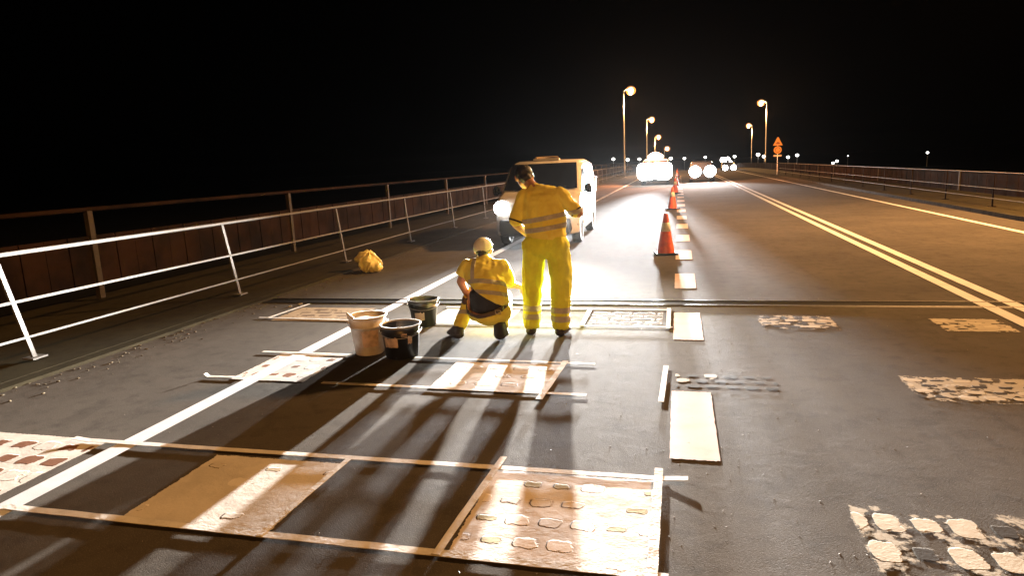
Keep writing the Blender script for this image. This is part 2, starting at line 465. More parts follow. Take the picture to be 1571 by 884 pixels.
patch(-4.76, -3.70, 2.50, 3.42, 'white patch with brown block holes left of the edge line, cut by the left border', dict(seed=3.3, p_dark=0.9, dark=BROWN, bw=0.34, bh=0.27), 5, 4)
patch(-3.76, -3.03, 4.69, 5.50, 'white patch with small brown square holes in front of the white bucket', dict(seed=4.1, p_dark=0.85, p_white=0.1, dark=BROWN, bw=0.27, bh=0.2), 4, 3)
patch(-1.93, -0.97, 4.66, 5.40, 'white patch crossed by leg shadows just in front of the workers', dict(seed=5.7, p_white=0.5, p_dark=0.12, dark=(0.40, 0.3, 0.18), emboss=True, bw=0.32, bh=0.2), 4, 3)
patch(-4.78, -3.72, 6.80, 7.55, 'faint brown stencilled patch beyond the edge line, left of the buckets', dict(seed=6.6, p_dark=0.7, dark=(0.10, 0.06, 0.03), paint=(0.30, 0.22, 0.13), bg_wear=0.42, bw=0.36, bh=0.25), 4, 4)
patch(-2.78, -1.82, 6.80, 7.58, 'pale plain patch beside the far black bucket, behind the crouching worker', dict(seed=7.4, p_white=0.3, p_dark=0.05, dark=(0.4, 0.35, 0.2), paint=(0.70, 0.68, 0.56), bw=0.3, bh=0.2), 4, 3)
patch(-0.98, -0.13, 6.80, 7.50, 'patch of bare grey blocks outlined in white paint, right of the standing worker', dict(seed=8.8, p_dark=0.0, bw=0.40, bh=0.30, outline_only=True), 3, 4)
OLD = dict(paint=(0.42, 0.385, 0.32), dark=(0.016, 0.012, 0.009), edge_wear=0.03, bw=0.32, bh=0.25)
patch(0.78, 1.56, 6.74, 7.38, 'worn cream patch of old paint next to the joint, nearer the dashed line', dict(seed=9.5, p_white=0.45, p_dark=0.5, bg_wear=0.51, **OLD), 4, 4)
patch(2.40, 3.06, 6.74, 7.30, 'worn cream patch of old paint close against the double line', dict(seed=10.3, p_white=0.5, p_dark=0.4, bg_wear=0.46, **OLD), 3, 4)
patch(-0.06, 0.76, 4.83, 5.32, 'patch of mostly dark oval blocks at the head of the long dash', dict(seed=11.9, p_white=0.12, p_dark=0.85, bg_wear=0.63, **dict(OLD, dark=(0.012, 0.010, 0.009), bw=0.30, bh=0.24)), 5, 3)
patch(1.58, 2.50, 4.78, 5.38, 'worn cream patch with broken blocks in the orange lit lane, at the right border', dict(seed=12.2, p_white=0.5, p_dark=0.45, bg_wear=0.49, **OLD), 5, 4)
patch(0.76, 1.66, 2.44, 3.30, 'biggest worn patch of cream and black blocks in the lower right corner', dict(seed=13.7, p_white=0.42, p_dark=0.56, bg_wear=0.53, **OLD), 5, 3)

# masking tape ------------------------------------------------------------
def tape(p, q, wd, label, z=0.012, lift=0.0):
    p = Vector(p); q = Vector(q); d = (q - p).normalized(); s = Vector((-d.y, d.x)) * wd / 2
    bm = bmesh.new(); n = max(8, int((q - p).length / 0.03)); top = []; 
    for i in range(n + 1):
        c = p.lerp(q, i / n); j = 0.004 * noise.noise(Vector((c.x * 9, c.y * 9, 2))); j2 = 0.004 * noise.noise(Vector((c.x * 9, c.y * 9, 7)))
        e = abs(i / n - 0.5) * 2
        h = z + 0.0012 * noise.noise(Vector((c.x * 12, c.y * 12, 5))) + (lift * max(0, (e - 0.94) / 0.06))
        off = Vector((0, 0))
        a = c + s * (1 + j * 30) ; b = c - s * (1 + j2 * 30)
        top.append([bm.verts.new((a.x, a.y, h)), bm.verts.new((b.x, b.y, h)), bm.verts.new((a.x, a.y, h - 0.003)), bm.verts.new((b.x, b.y, h - 0.003))])
    for r0, r1 in zip(top, top[1:]):
        bm.faces.new((r0[0], r0[1], r1[1], r1[0])); bm.faces.new((r0[0], r0[2], r1[2], r1[0])); bm.faces.new((r0[1], r0[3], r1[3], r1[1]))
    for r in (top[0], top[-1]): bm.faces.new((r[0], r[1], r[3], r[2]))
    o = build('tape_strip', bm, TAPE); return tag(o, label, 'tape', 'strips of white tape around the patches')
tape((-3.98, 3.37), (0.05, 3.39), 0.048, 'long white tape across the lane above the two nearest patches', lift=0.01)
tape((-3.55, 2.53), (-0.04, 2.515), 0.05, 'long white tape across the lane along the bottom of the two nearest patches')
tape((-2.35, 5.46), (-0.69, 5.41), 0.04, 'white tape along the far side of the patch in front of the workers')
tape((-2.86, 4.69), (-0.66, 4.64), 0.045, 'white tape along the near side of the patch in front of the workers')
tape((-3.98, 5.51), (-3.0, 5.49), 0.04, 'white tape on the far edge of the patch by the white bucket')
tape((-4.02, 4.73), (-3.62, 4.74), 0.04, 'short curled tape end left of the patch by the white bucket', lift=0.025)
tape((-0.105, 3.50), (-0.105, 2.40), 0.045, 'white tape down the right side of the nearest cream patch', z=0.016)
tape((-1.0, 3.52), (-1.05, 2.50), 0.04, 'white tape down the slanting left side of the nearest cream patch', z=0.016)
tape((-1.92, 3.36), (-1.95, 2.50), 0.035, 'white tape down the right side of the smooth white patch', z=0.016)
tape((-0.10, 5.42), (-0.12, 4.56), 0.04, 'lone white tape strip beside the dashed line left of the dark ovals', z=0.012)
tape((-0.95, 5.46), (-0.99, 4.50), 0.05, 'white tape down the right side of the patch in front of the workers', z=0.016)
tape((-0.105, 7.62), (-0.10, 6.68), 0.045, 'white tape down the right side of the outlined grey blocks', z=0.016)
tape((-1.0, 7.55), (-0.99, 6.74), 0.05, 'white tape between the standing worker\'s feet and the outlined grey blocks', z=0.016)
tape((-2.80, 7.60), (-0.08, 7.55), 0.04, 'long white tape beside the expansion joint passing behind both workers')
tape((-2.70, 6.76), (-0.06, 6.74), 0.04, 'long white tape under the feet of the standing worker')
tape((-5.0, 6.93), (-3.6, 6.86), 0.03, 'thin white tape on the near edge of the faint brown patch')
tape((-4.86, 6.90), (-4.78, 7.72), 0.03, 'thin white tape on the left side of the faint brown patch', z=0.016)

# loose grit and stone chips ----------------------------------------------
bm = bmesh.new()
rg = random.Random(3)
for i in range(600):
    Y = 2.3 + 7 * rg.random() ** 1.6; X = rg.uniform(-5.5, 3.2) if rg.random() < 0.35 else rg.gauss(0.0, 0.9)
    s = rg.uniform(0.0015, 0.0050) * 0.65
    m = Matrix.Translation((X, Y, s * 0.4)) @ Matrix.Rotation(rg.uniform(0, 6), 4, 'Z') @ Matrix.Rotation(rg.uniform(-.5, .5), 4, 'X') @ Matrix.Diagonal((s * rg.uniform(1, 2.6), s, s * 0.6, 1))
    bmesh.ops.create_icosphere(bm, subdivisions=1, radius=1, matrix=m)
tag(build('loose_grit', bm, worn('grit_stone', (0.28, 0.25, 0.21), 0.6, 0, 0.8, 40)), 'loose stone grit scattered over the asphalt', 'grit', kind='stuff')
bm = bmesh.new()
for i in range(380):
    Y = rg.uniform(3, 14); X = -5.5 + rg.gauss(0.05, 0.16); s = rg.uniform(0.003, 0.014)
    m = Matrix.Translation((X, Y, s * 0.3)) @ Matrix.Rotation(rg.uniform(0, 6), 4, 'Z') @ Matrix.Diagonal((s * rg.uniform(1, 2), s, s * 0.5, 1))
    bmesh.ops.create_icosphere(bm, subdivisions=1, radius=1, matrix=m)
tag(build('gutter_debris', bm, worn('debris', (0.12, 0.09, 0.04), 0.8, 0, 0.8, 30)), 'dirt and dry leaves gathered along the left kerb', 'debris', kind='stuff')

# ------------------------------------------------------------------ railings and barriers
def railing(name, x, heights, ys, lean, label, rad, z0, group=None, side=1, postmat=None):
    e = empty(name, (x, ys[0], z0), 0, label, 'railing')
    for i, y in enumerate(ys):
        bm = bmesh.new(); c = crest(y)
        w_ = 0.022
        b0 = Vector((0, y - ys[0], c - 0.02)); t0 = Vector((0, y - ys[0] - lean, c + heights[0] - z0))
        vs = [bm.verts.new(b0 + Vector((sx * w_ * 0.6, sy * w_, 0))) for sx, sy in ((-1, -1), (1, -1), (1, 1), (-1, 1))]
        vt = [bm.verts.new(t0 + Vector((sx * w_ * 0.6, sy * w_, 0))) for sx, sy in ((-1, -1), (1, -1), (1, 1), (-1, 1))]
        for k in range(4): bm.faces.new((vs[k], vs[(k + 1) % 4], vt[(k + 1) % 4], vt[k]))
        bm.faces.new(vs); bm.faces.new(vt)
        box(bm, -0.07, 0.07, b0.y - 0.08, b0.y + 0.08, c - 0.001, c + 0.014)
        build('post', bm, postmat or RAILM, e)
    for h, r in zip(heights, rad):
        f = lean * (h - z0) / (heights[0] - z0)
        bm = bmesh.new()
        pts = []
        yy = ys[0] - 3.2
        while yy < ys[-1] + 1:
            pts.append((side * 0.03, yy - ys[0] - f, crest(yy) + h - z0 + 0.004 * noise.noise(Vector((yy, h * 9, x))))); yy += 3.2
        tube(bm, pts, r, 8); build('rail', bm, RAILM, e, smooth=True)
    return e
railing('metal_railing', -6.15, (1.10, 0.64, 0.28), [1.75 + 3.2 * i for i in range(34)], 0.22, 'three bar galvanised railing along the left pavement', (0.021, 0.015, 0.013), 0.055)
railing('metal_railing', 8.0, (0.97, 0.56, 0.30), [4 + 3.2 * i for i in range(18)], 0.0, 'three bar railing with thin bright rails along the right pavement', (0.016, 0.011, 0.011), 0.08, side=-1, postmat=RUST)

def outer_fence(x, ztop, pz0, pz1, y0, pitch, n, label, z0, handrail=True):
    e = empty('panel_fence', (x, y0, z0), 0, label, 'fence')
    for i in range(n):
        y = i * pitch; c = crest(y0 + y); c1 = crest(y0 + y + pitch)
        bm = bmesh.new()
        s = 1 if x > 0 else -1
        m = 14
        for k in range(m):                                   # one panel, folded sheet
            ya = y + 0.05 + (pitch - 0.1) * k / m; yb = y + 0.05 + (pitch - 0.1) * (k + 1) / m - 0.012
            d = 0.006 * (k % 2)
            box(bm, -0.012 + d, 0.012 + d, ya, yb, c + pz0 - z0, c + pz1 - z0)
        build('panel', bm, RUST, e)
        bm = bmesh.new(); box(bm, -0.04 - 0.0 * s, 0.04, y - 0.045, y + 0.045, c, c + ztop - z0 - 0.02); build('post', bm, PALEPOST, e, bevel=0.006)
    if handrail:
        bm = bmesh.new(); tube(bm, [(0, i * pitch - 0.1, crest(y0 + i * pitch) + ztop - z0) for i in range(n + 1)], 0.035, 8); build('handrail', bm, RUST, e, smooth=True)
    return e
outer_fence(-8.3, 1.36, 0.25, 0.98, 2.7, 5.15, 24, 'brown panel fence with pale posts at the outer edge behind the left railing', 0.055)
outer_fence(10.0, 0.78, 0.02, 0.74, 2.0, 5.15, 28, 'low brown panel fence at the outer edge behind the right railing', 0.08, False)

# ------------------------------------------------------------------ street lamps
def lamp_post(x, y, h, arm, label, base=0.0, power=0, name='street_lamp', bowl=0.36, tint=None):
    e = empty(name, (x, y, base), 0, label, 'street lamp', 'sodium street lamps along the bridge')
    s = 1 if arm > 0 else -1
    bm = bmesh.new(); tube(bm, [(0, 0, 0), (0, 0, 1.2), (0, 0, 1.25), (0, 0, h * 0.6), (0, 0, h + 0.1)], [0.11, 0.11, 0.085, 0.07, 0.055], 12)
    build('pole', bm, GALV, e, smooth=True)
    bm = bmesh.new(); tube(bm, [(0, 0, h), (arm * 0.25, 0, h + 0.16), (arm * 0.6, 0, h + 0.26), (arm, 0, h + 0.28)], 0.04, 8); build('arm', bm, GALV, e, smooth=True)
    bm = bmesh.new(); ellipsoid(bm, Vector((arm, 0, h + 0.05 + bowl * 0.9)), (bowl * 0.8, bowl * 0.8, bowl * 0.28), 20); hd = build('lamp_head', bm, GALV, e, smooth=True)
    bm = bmesh.new(); ellipsoid(bm, Vector((arm, 0, h + 0.05)), (bowl * 0.78, bowl * 0.78, bowl * 0.78), 24); build('bulb', bm, G_SODIUM, e, smooth=True)
    bm = bmesh.new(); ellipsoid(bm, Vector((arm, 0, h + 0.05)), (bowl * 1.4, bowl * 1.4, bowl * 1.3), 24); build('halo_shell', bm, G_HALO, e, smooth=True)  # added shell, gives the bulb an amber bloom halo
    if power:
        l = add_light('lamp_light', 'POINT', (x + arm, y - 0.1, base + h - bowl * 1.7 - 0.2), power, tint or SODIUM, 0.25)
    return e
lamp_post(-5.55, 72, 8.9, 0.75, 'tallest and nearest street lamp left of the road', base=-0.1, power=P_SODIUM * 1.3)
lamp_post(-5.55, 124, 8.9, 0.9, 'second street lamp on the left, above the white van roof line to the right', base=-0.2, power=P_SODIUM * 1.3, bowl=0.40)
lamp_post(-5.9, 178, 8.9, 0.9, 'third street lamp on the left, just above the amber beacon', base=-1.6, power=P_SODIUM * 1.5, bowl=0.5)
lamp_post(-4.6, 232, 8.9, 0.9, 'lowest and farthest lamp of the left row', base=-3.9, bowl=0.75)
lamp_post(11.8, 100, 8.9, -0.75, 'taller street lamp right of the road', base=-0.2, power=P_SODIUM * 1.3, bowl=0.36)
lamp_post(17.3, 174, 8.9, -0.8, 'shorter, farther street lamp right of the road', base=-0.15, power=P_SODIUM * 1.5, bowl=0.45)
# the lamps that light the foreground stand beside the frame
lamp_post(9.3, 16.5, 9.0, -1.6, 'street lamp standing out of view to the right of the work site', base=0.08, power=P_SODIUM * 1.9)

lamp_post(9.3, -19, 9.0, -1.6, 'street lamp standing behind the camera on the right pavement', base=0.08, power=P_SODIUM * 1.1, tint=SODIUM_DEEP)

def far_lamp(px, py, Y, r, pole=False, name='distant_lamp'):
    p = at(px, py, Y)
    e = empty(name, (p.x, p.y, -9), 0, 'tiny white lamp on a thin post among the far lights at the horizon', 'lamp', 'far white lamps at the horizon')
    bm = bmesh.new(); tube(bm, [(0, 0, 0), (0, 0, p.z + 9 - r)], [r * 0.35, r * 0.2], 6); build('pole', bm, GALV, e)
    bm = bmesh.new(); ellipsoid(bm, Vector((0, 0, p.z + 9)), (r, r, r * 0.8), 12); build('lamp_globe', bm, G_FAR, e, smooth=True)
for px, py, r in ((941, 244, 3.4), (963, 245, 3.6), (981, 244, 3.2), (1010, 246, 2), (1029, 243, 3.4), (1050, 243, 2.8), (1082, 241, 2.6), (1127, 240, 3), (1163, 237, 3.6), (1172, 240, 3.3), (1209, 241, 3.2), (1223, 238, 3.3), (1278, 250, 2.6), (1284, 247, 2.7), (1301, 239, 1.1), (1423, 234, 2.4)):
    Y = 420
    far_lamp(px, py, Y, r * Y / 1014 * 0.7)

# ------------------------------------------------------------------ temporary sign, its boards emitting the glow of reflected headlights
sg = empty('warning_sign', (7.62, 57, 0.08), 0, 'orange triangle warning board, headlight glow put into its colour, over a round board on a post, right of the road', 'road sign')
bm = bmesh.new(); tube(bm, [(0, 0.03, 0), (0, 0.03, 2.9)], 0.03, 8); build('post', bm, GALV, sg)
bm = bmesh.new()
def prism(bm, pts, y0, y1):
    a = [bm.verts.new((x, y0, z)) for x, z in pts]; b = [bm.verts.new((x, y1, z)) for x, z in pts]
    bm.faces.new(a); bm.faces.new(b)
    for i in range(len(a)): bm.faces.new((a[i], a[(i + 1) % len(a)], b[(i + 1) % len(a)], b[i]))
prism(bm, [(-0.36, 2.28), (0.36, 2.28), (0.04, 2.92), (-0.04, 2.92)], -0.01, 0.01); tri = build('triangle_board', bm, G_SIGN, sg)
bm = bmesh.new(); prism(bm, [(-0.17, 2.40), (0.17, 2.40), (0.12, 2.50), (0.02, 2.54), (0, 2.62), (-0.06, 2.5), (-0.16, 2.46)], -0.016, -0.011); build('symbol', bm, G_SIGN2, tri)
bm = bmesh.new(); prism(bm, [(0.30 * math.cos(a * PI / 12), 1.93 + 0.30 * math.sin(a * PI / 12)) for a in range(24)], -0.01, 0.01); rd = build('round_board', bm, G_SIGN, sg)
bm = bmesh.new(); lathe(bm, [(0.17, -0.016), (0.21, -0.016), (0.21, -0.011), (0.17, -0.011), (0.17, -0.016)], 24, (0, 0, 1.93), 'Y'); build('ring_mark', bm, G_SIGN2, rd)
bm = bmesh.new(); prism(bm, [(-0.30, 1.42), (0.30, 1.42), (0.30, 1.55), (-0.30, 1.55)], -0.01, 0.01); build('bottom_plate', bm, glow('headlight_glow_plate', (1, 0.4, 0.12), 0.9, (0.2, 0.08, 0.02)), sg)

# ------------------------------------------------------------------ traffic cones
def make_cone():
    e = empty('traffic_cone', (0, 0, 0), 0, '', 'traffic cone', 'orange traffic cones along the dashed line')
    bm = bmesh.new(); box(bm, -0.20, 0.20, -0.20, 0.20, 0, 0.035); build('base', bm, RUBBER, e, bevel=0.012)
    bm = bmesh.new(); lathe(bm, [(0.155, 0.036), (0.150, 0.06), (0.035, 0.735), (0.030, 0.75), (0.02, 0.75), (0.02, 0.72)], 32); build('cone_body', bm, ORANGE, e, smooth=True)
    def rr(z): return 0.150 - (z - 0.06) * (0.115 / 0.675) + 0.003
    bm = bmesh.new(); lathe(bm, [(rr(0.42) - 0.002, 0.42), (rr(0.42), 0.421), (rr(0.58), 0.579), (rr(0.58) - 0.002, 0.58)], 32); build('white_sleeve', bm, CONEWHITE, e, smooth=True)
    return e
cone0 = make_cone()
cone_lab = ['nearest and biggest orange cone with a white sleeve, past the expansion joint', 'second cone along the dashed line, standing against the brightly lit road', 'third cone along the dashed line, half the size of the second',
            'fourth cone, level with the front of the works vehicle', 'fifth cone, just beyond the works vehicle', 'last tiny cone by the crest of the road']
for i, (x, y) in enumerate(((-0.22, 12.2), (-0.20, 23.4), (-0.16, 34.4), (-0.13, 43.5), (-0.12, 55.5), (-0.1, 67))):
    c = cone0 if i == 0 else copy_tree(cone0)
    c.location = (x, y, 0.001); c.rotation_euler.z = (0.15, -0.3, 0.5, 0.1, 0.7, 0.2)[i]; c['label'] = cone_lab[i]

# ------------------------------------------------------------------ buckets
def bucket(x, y, rt, rb, h, mat, label, lid=None, handle=True, labels=(), tilt=0.0, rim=None, fill=None):
    e = empty('bucket', (x, y, 0.004), 0, label, 'bucket', 'buckets beside the edge line'); e.rotation_euler = (tilt, 0, 0.4)
    bm = bmesh.new()
    def rr(z): return rb + (rt - rb) * z / h
    t = 0.004
    lathe(bm, [(0, 0), (rb - 0.006, 0), (rb, 0.006), (rr(h * 0.72), h * 0.72), (rr(h * 0.72) + 0.006, h * 0.725), (rr(h * 0.75) + 0.006, h * 0.75), (rr(h * 0.755), h * 0.755), (rt, h - 0.012)], 48)
    lathe(bm, [(rt - t, h - 0.012), (rr(0.02) - t, 0.012), (0, 0.012)], 48)
    build('bucket_wall', bm, mat, e, smooth=True)
    bm = bmesh.new(); lathe(bm, [(rt - 0.006, h - 0.014), (rt + 0.010, h - 0.014), (rt + 0.012, h - 0.004), (rt + 0.008, h + 0.002), (rt - 0.004, h + 0.002), (rt - 0.006, h - 0.014)], 48)
    build('rim', bm, rim or mat, e, smooth=True)
    for s in (-1, 1):
        bm = bmesh.new(); lathe(bm, [(0, 0), (0.016, 0), (0.016, 0.012), (0, 0.012)], 12, (s * (rr(h * 0.82)) - (0.012 if s < 0 else 0), 0, h * 0.84), 'X'); build('handle_lug', bm, mat, e)
    if handle:
        bm = bmesh.new(); tube(bm, [(math.cos(a) * (rt + 0.015), -math.sin(a) * (rt + 0.012), h * 0.84 - math.sin(a) * 0.05) for a in [PI * k / 16 for k in range(17)]], 0.0028, 6); build('handle', bm, GALV, e)
    if lid:
        bm = bmesh.new(); n = 40; ring = []
        c = bm.verts.new((0, 0, h - 0.008))
        for k in range(n): ring.append(bm.verts.new(((rt - 0.007) * math.cos(2 * PI * k / n), (rt - 0.007) * math.sin(2 * PI * k / n), h - 0.014 + 0.012 * noise.noise(Vector((k * 0.5, 0, 3))))))
        for k in range(n): bm.faces.new((c, ring[k], ring[(k + 1) % n]))
        build('contents', bm, lid, e, smooth=True)
    for (a0, a1, z0, z1, m, sl) in labels:
        bm = bmesh.new(); n = 14; a = []; b = []
        for k in range(n + 1):
            an = a0 + (a1 - a0) * k / n; ea = 0.012 * noise.noise(Vector((k * .6, z0 * 9, 1))); eb = 0.02 * noise.noise(Vector((k * .6, z0 * 9, 8))) + sl * k / n
            za, zb = z0 * h + ea, z1 * h + eb
            a.append(bm.verts.new(((rr(za) + 0.0025) * math.cos(an), (rr(za) + 0.0025) * math.sin(an), za)))
            b.append(bm.verts.new(((rr(zb) + 0.0025) * math.cos(an), (rr(zb) + 0.0025) * math.sin(an), zb)))
        for k in range(n): bm.faces.new((a[k], a[k + 1], b[k + 1], b[k]))
        build('paper_label', bm, m, e, smooth=True)
    return e
PAPER = worn('dirty_paper', (0.68, 0.52, 0.42), 0.8, 0, 0.7, 15)
PAPERW = worn('pale_paper', (0.75, 0.70, 0.62), 0.8, 0, 0.4, 15)
WBUCKET = worn('white_bucket_plastic', (0.78, 0.76, 0.74), 0.4, 0, 0.6, 9, (0.42, 0.33, 0.27))
b1 = bucket(-2.87, 5.60, 0.175, 0.135, 0.37, WBUCKET, 'dirty white bucket with pale filling and a stained side', lid=worn('paint_skin', (0.80, 0.76, 0.72), 0.5, 0, 0.3, 6), labels=((-1.9, -0.9, 0.25, 0.66, PAPER, 0.01),))
bm = bmesh.new(); hull(bm, [((-0.155, -0.075, 0.37), 0.016), ((-0.175, -0.08, 0.415), 0.008), ((-0.12, -0.11, 0.375), 0.010)]); build('spout_flap', bm, CAPW, b1)
b2 = bucket(-2.50, 5.52, 0.180, 0.150, 0.31, BLACKP, 'black bucket with a bright rim and torn pink labels, in front', labels=((-2.6, -1.75, 0.38, 0.66, PAPER, 0.01), (-1.55, -1.25, 0.70, 0.80, PAPER, 0.0), (-1.2, -0.95, 0.48, 0.74, PAPER, -0.02)), rim=worn('grey_rim', (0.40, 0.38, 0.35), 0.35))
b3 = bucket(-2.74, 6.70, 0.165, 0.13, 0.30, worn('green_black_plastic', (0.018, 0.022, 0.018), 0.4), 'plain black bucket with a white square label, farthest from the camera', labels=((-2.3, -1.55, 0.30, 0.58, PAPERW, 0.0),), rim=worn('dark_rim', (0.10, 0.10, 0.10), 0.3))

# ------------------------------------------------------------------ crumpled yellow bag by the railing
bm = bmesh.new()
hull(bm, [((0, 0.02, 0.14), (0.20, 0.16, 0.13)), ((-0.05, 0.02, 0.30), (0.10, 0.10, 0.09))]); hull(bm, [((0.14, -0.05, 0.10), (0.12, 0.10, 0.09)), ((0.02, -0.08, 0.08), 0.08)])
hull(bm, [((-0.16, -0.02, 0.24), (0.09, 0.09, 0.07)), ((-0.10, 0, 0.34), 0.06)])
bm = remeshed(bm, 0.010, 3)
bm.normal_update()
for v in bm.verts:
    an = math.atan2(v.co.y, v.co.x); p = v.co * 5 + Vector((3, 8, 1)); r_ = (1 - abs(math.sin(2.5 * an + 4 * noise.noise(p))) * 1.8) * 0.6 + 0.5 * (1 - abs(noise.noise(p)) * 2.4); q_ = 1 - abs(noise.noise(Vector((p.x * 2, p.y * 2, p.z * 0.8)))) * 2
    v.co += v.normal * (0.035 * r_ + 0.014 * q_)
    v.co.z = max(v.co.z, 0.002)
bag = build('crumpled_bag', bm, worn('yellow_plastic', (0.95, 0.84, 0.36), 0.4, 0, 0.3, 8, (0.92, 0.70, 0.16), 0.2, 25), smooth=True, loc=(-5.22, 10.45, 0.001))
bag.scale = (1.0, 1.0, 0.92)
tag(bag, 'crumpled yellow plastic bag lying near the left kerb', 'bag')
# scraps
for i, (x, y, s, lab) in enumerate(((-4.92, 7.70, 0.035, 'small white scrap at the corner of the faint brown patch'), (-4.98, 7.55, 0.03, 'flat white scrap left of the faint brown patch'), (-5.02, 3.62, 0.03, 'small bright scrap above the patch at the left border'))):
    bm = bmesh.new(); hull(bm, [((0, 0, s * 0.3), s * 0.35), ((s, s * 0.4, s * 0.5), s * 0.2), ((-s * 0.6, s * 0.2, s * 0.2), s * 0.2)]); tag(build('litter_scrap', bm, CAPW, loc=(x, y, 0)), lab, 'litter', 'white scraps on the shoulder')

# ------------------------------------------------------------------ vehicles
def interp(tab, t):
    for (a, va), (b, vb) in zip(tab, tab[1:]):
        if t <= b: return va + (vb - va) * (t - a) / (b - a) if b > a else va
    return tab[-1][1]

def vehicle_body(parent, top, length, hw, belt, zlow, tumble, mat, arches, stations=70):
    """lofted shell: top(y) profile, half width, tumblehome above the belt, wheel arches cut from the sill"""
    bm = bmesh.new(); rings = []
    for i in range(stations + 1):
        y = length * i / stations; T = interp(top, y)
        pinch = 1 - 0.16 * max(0, 1 - y / 0.45) ** 2 - 0.07 * max(0, 1 - (length - y) / 0.3) ** 2
        zl = zlow
        for ac, ar in arches:
            d = abs(y - ac)
            if d < ar: zl = max(zl, 0.30 + math.sqrt(ar * ar - d * d))
        zl = min(zl, T - 0.06)
        prof = []
        zs = [zl + (T - zl) * k / 16 for k in range(17)]
        for z in zs:
            hwz = hw * pinch * (1.0 - 0.04 * max(0, 0.55 - z))
            if z > belt: hwz -= tumble * (z - belt)
            e = (T - z) / 0.12
            if e < 1: hwz -= 0.12 * (1 - math.sqrt(max(0, 1 - (1 - e) ** 2))) * (1 if T > belt else 0.8)
            prof.append((hwz, z))
        ring = [bm.verts.new((0, y, zl))] + [bm.verts.new((xw, y, z)) for xw, z in prof] + [bm.verts.new((0, y, T + 0.012))] + [bm.verts.new((-xw, y, z)) for xw, z in reversed(prof)]
        rings.append(ring)
    n = len(rings[0])
    for a, b in zip(rings, rings[1:]):
        for k in range(n): bm.faces.new((a[k], a[(k + 1) % n], b[(k + 1) % n], b[k]))
    bm.faces.new(rings[0]); bm.faces.new(rings[-1])
    return build('body', bm, mat, parent, smooth=True)

def wheel(parent, x, y, r, wd=0.19):
    s = 1 if x > 0 else -1
    bm = bmesh.new(); lathe(bm, [(r * 0.66, -wd / 2), (r * 0.95, -wd / 2), (r, -wd / 2 + 0.03), (r, wd / 2 - 0.03), (r * 0.95, wd / 2), (r * 0.66, wd / 2), (r * 0.66, -wd / 2)], 32, (x, y, r), 'X')
    w_ = build('wheel', bm, TYRE, parent, smooth=True)
    bm = bmesh.new(); lathe(bm, [(0, s * wd * 0.40), (r * 0.2, s * wd * 0.42), (r * 0.45, s * wd * 0.34), (r * 0.62, s * wd * 0.42), (r * 0.66, s * wd * 0.46), (r * 0.66, 0), (0, 0)], 24, (x, y, r), 'X'); build('rim', bm, RIM, w_, smooth=True)
    return w_

def quad_plate(name, pts, mat, parent, th=0.006, inset=None):
    """plate from a polygon in 3-D given in order, thickened along its normal"""
    P_ = [Vector(p) for p in pts]; n = (P_[1] - P_[0]).cross(P_[2] - P_[0]).normalized()
    bm = bmesh.new(); a = [bm.verts.new(p) for p in P_]; b = [bm.verts.new(p + n * th) for p in P_]
    bm.faces.new(a); bm.faces.new(b)
    for i in range(len(a)): bm.faces.new((a[i], a[(i + 1) % len(a)], b[(i + 1) % len(a)], b[i]))
    return build(name, bm, mat, parent)

def screen_mesh(name, body_hw, y0, z0, y1, z1, w0, w1, bow, mat, parent, off=0.006):
    """slightly bowed windscreen from (y0,z0) up to (y1,z1)"""
    bm = bmesh.new(); nx, nz = 12, 6; g = []
    nrm = Vector((0, -(z1 - z0), (y1 - y0))).normalized()
    for j in range(nz + 1):
        t = j / nz; row = []
        for i in range(nx + 1):
            u = i / nx * 2 - 1; hw = w0 + (w1 - w0) * t
            p = Vector((u * hw, y0 + (y1 - y0) * t + bow * u * u, z0 + (z1 - z0) * t)) + nrm * off
            row.append(bm.verts.new(p))
        g.append(row)
    for j in range(nz):
        for i in range(nx): bm.faces.new((g[j][i], g[j][i + 1], g[j + 1][i + 1], g[j + 1][i]))
    return build(name, bm, mat, parent, smooth=True)

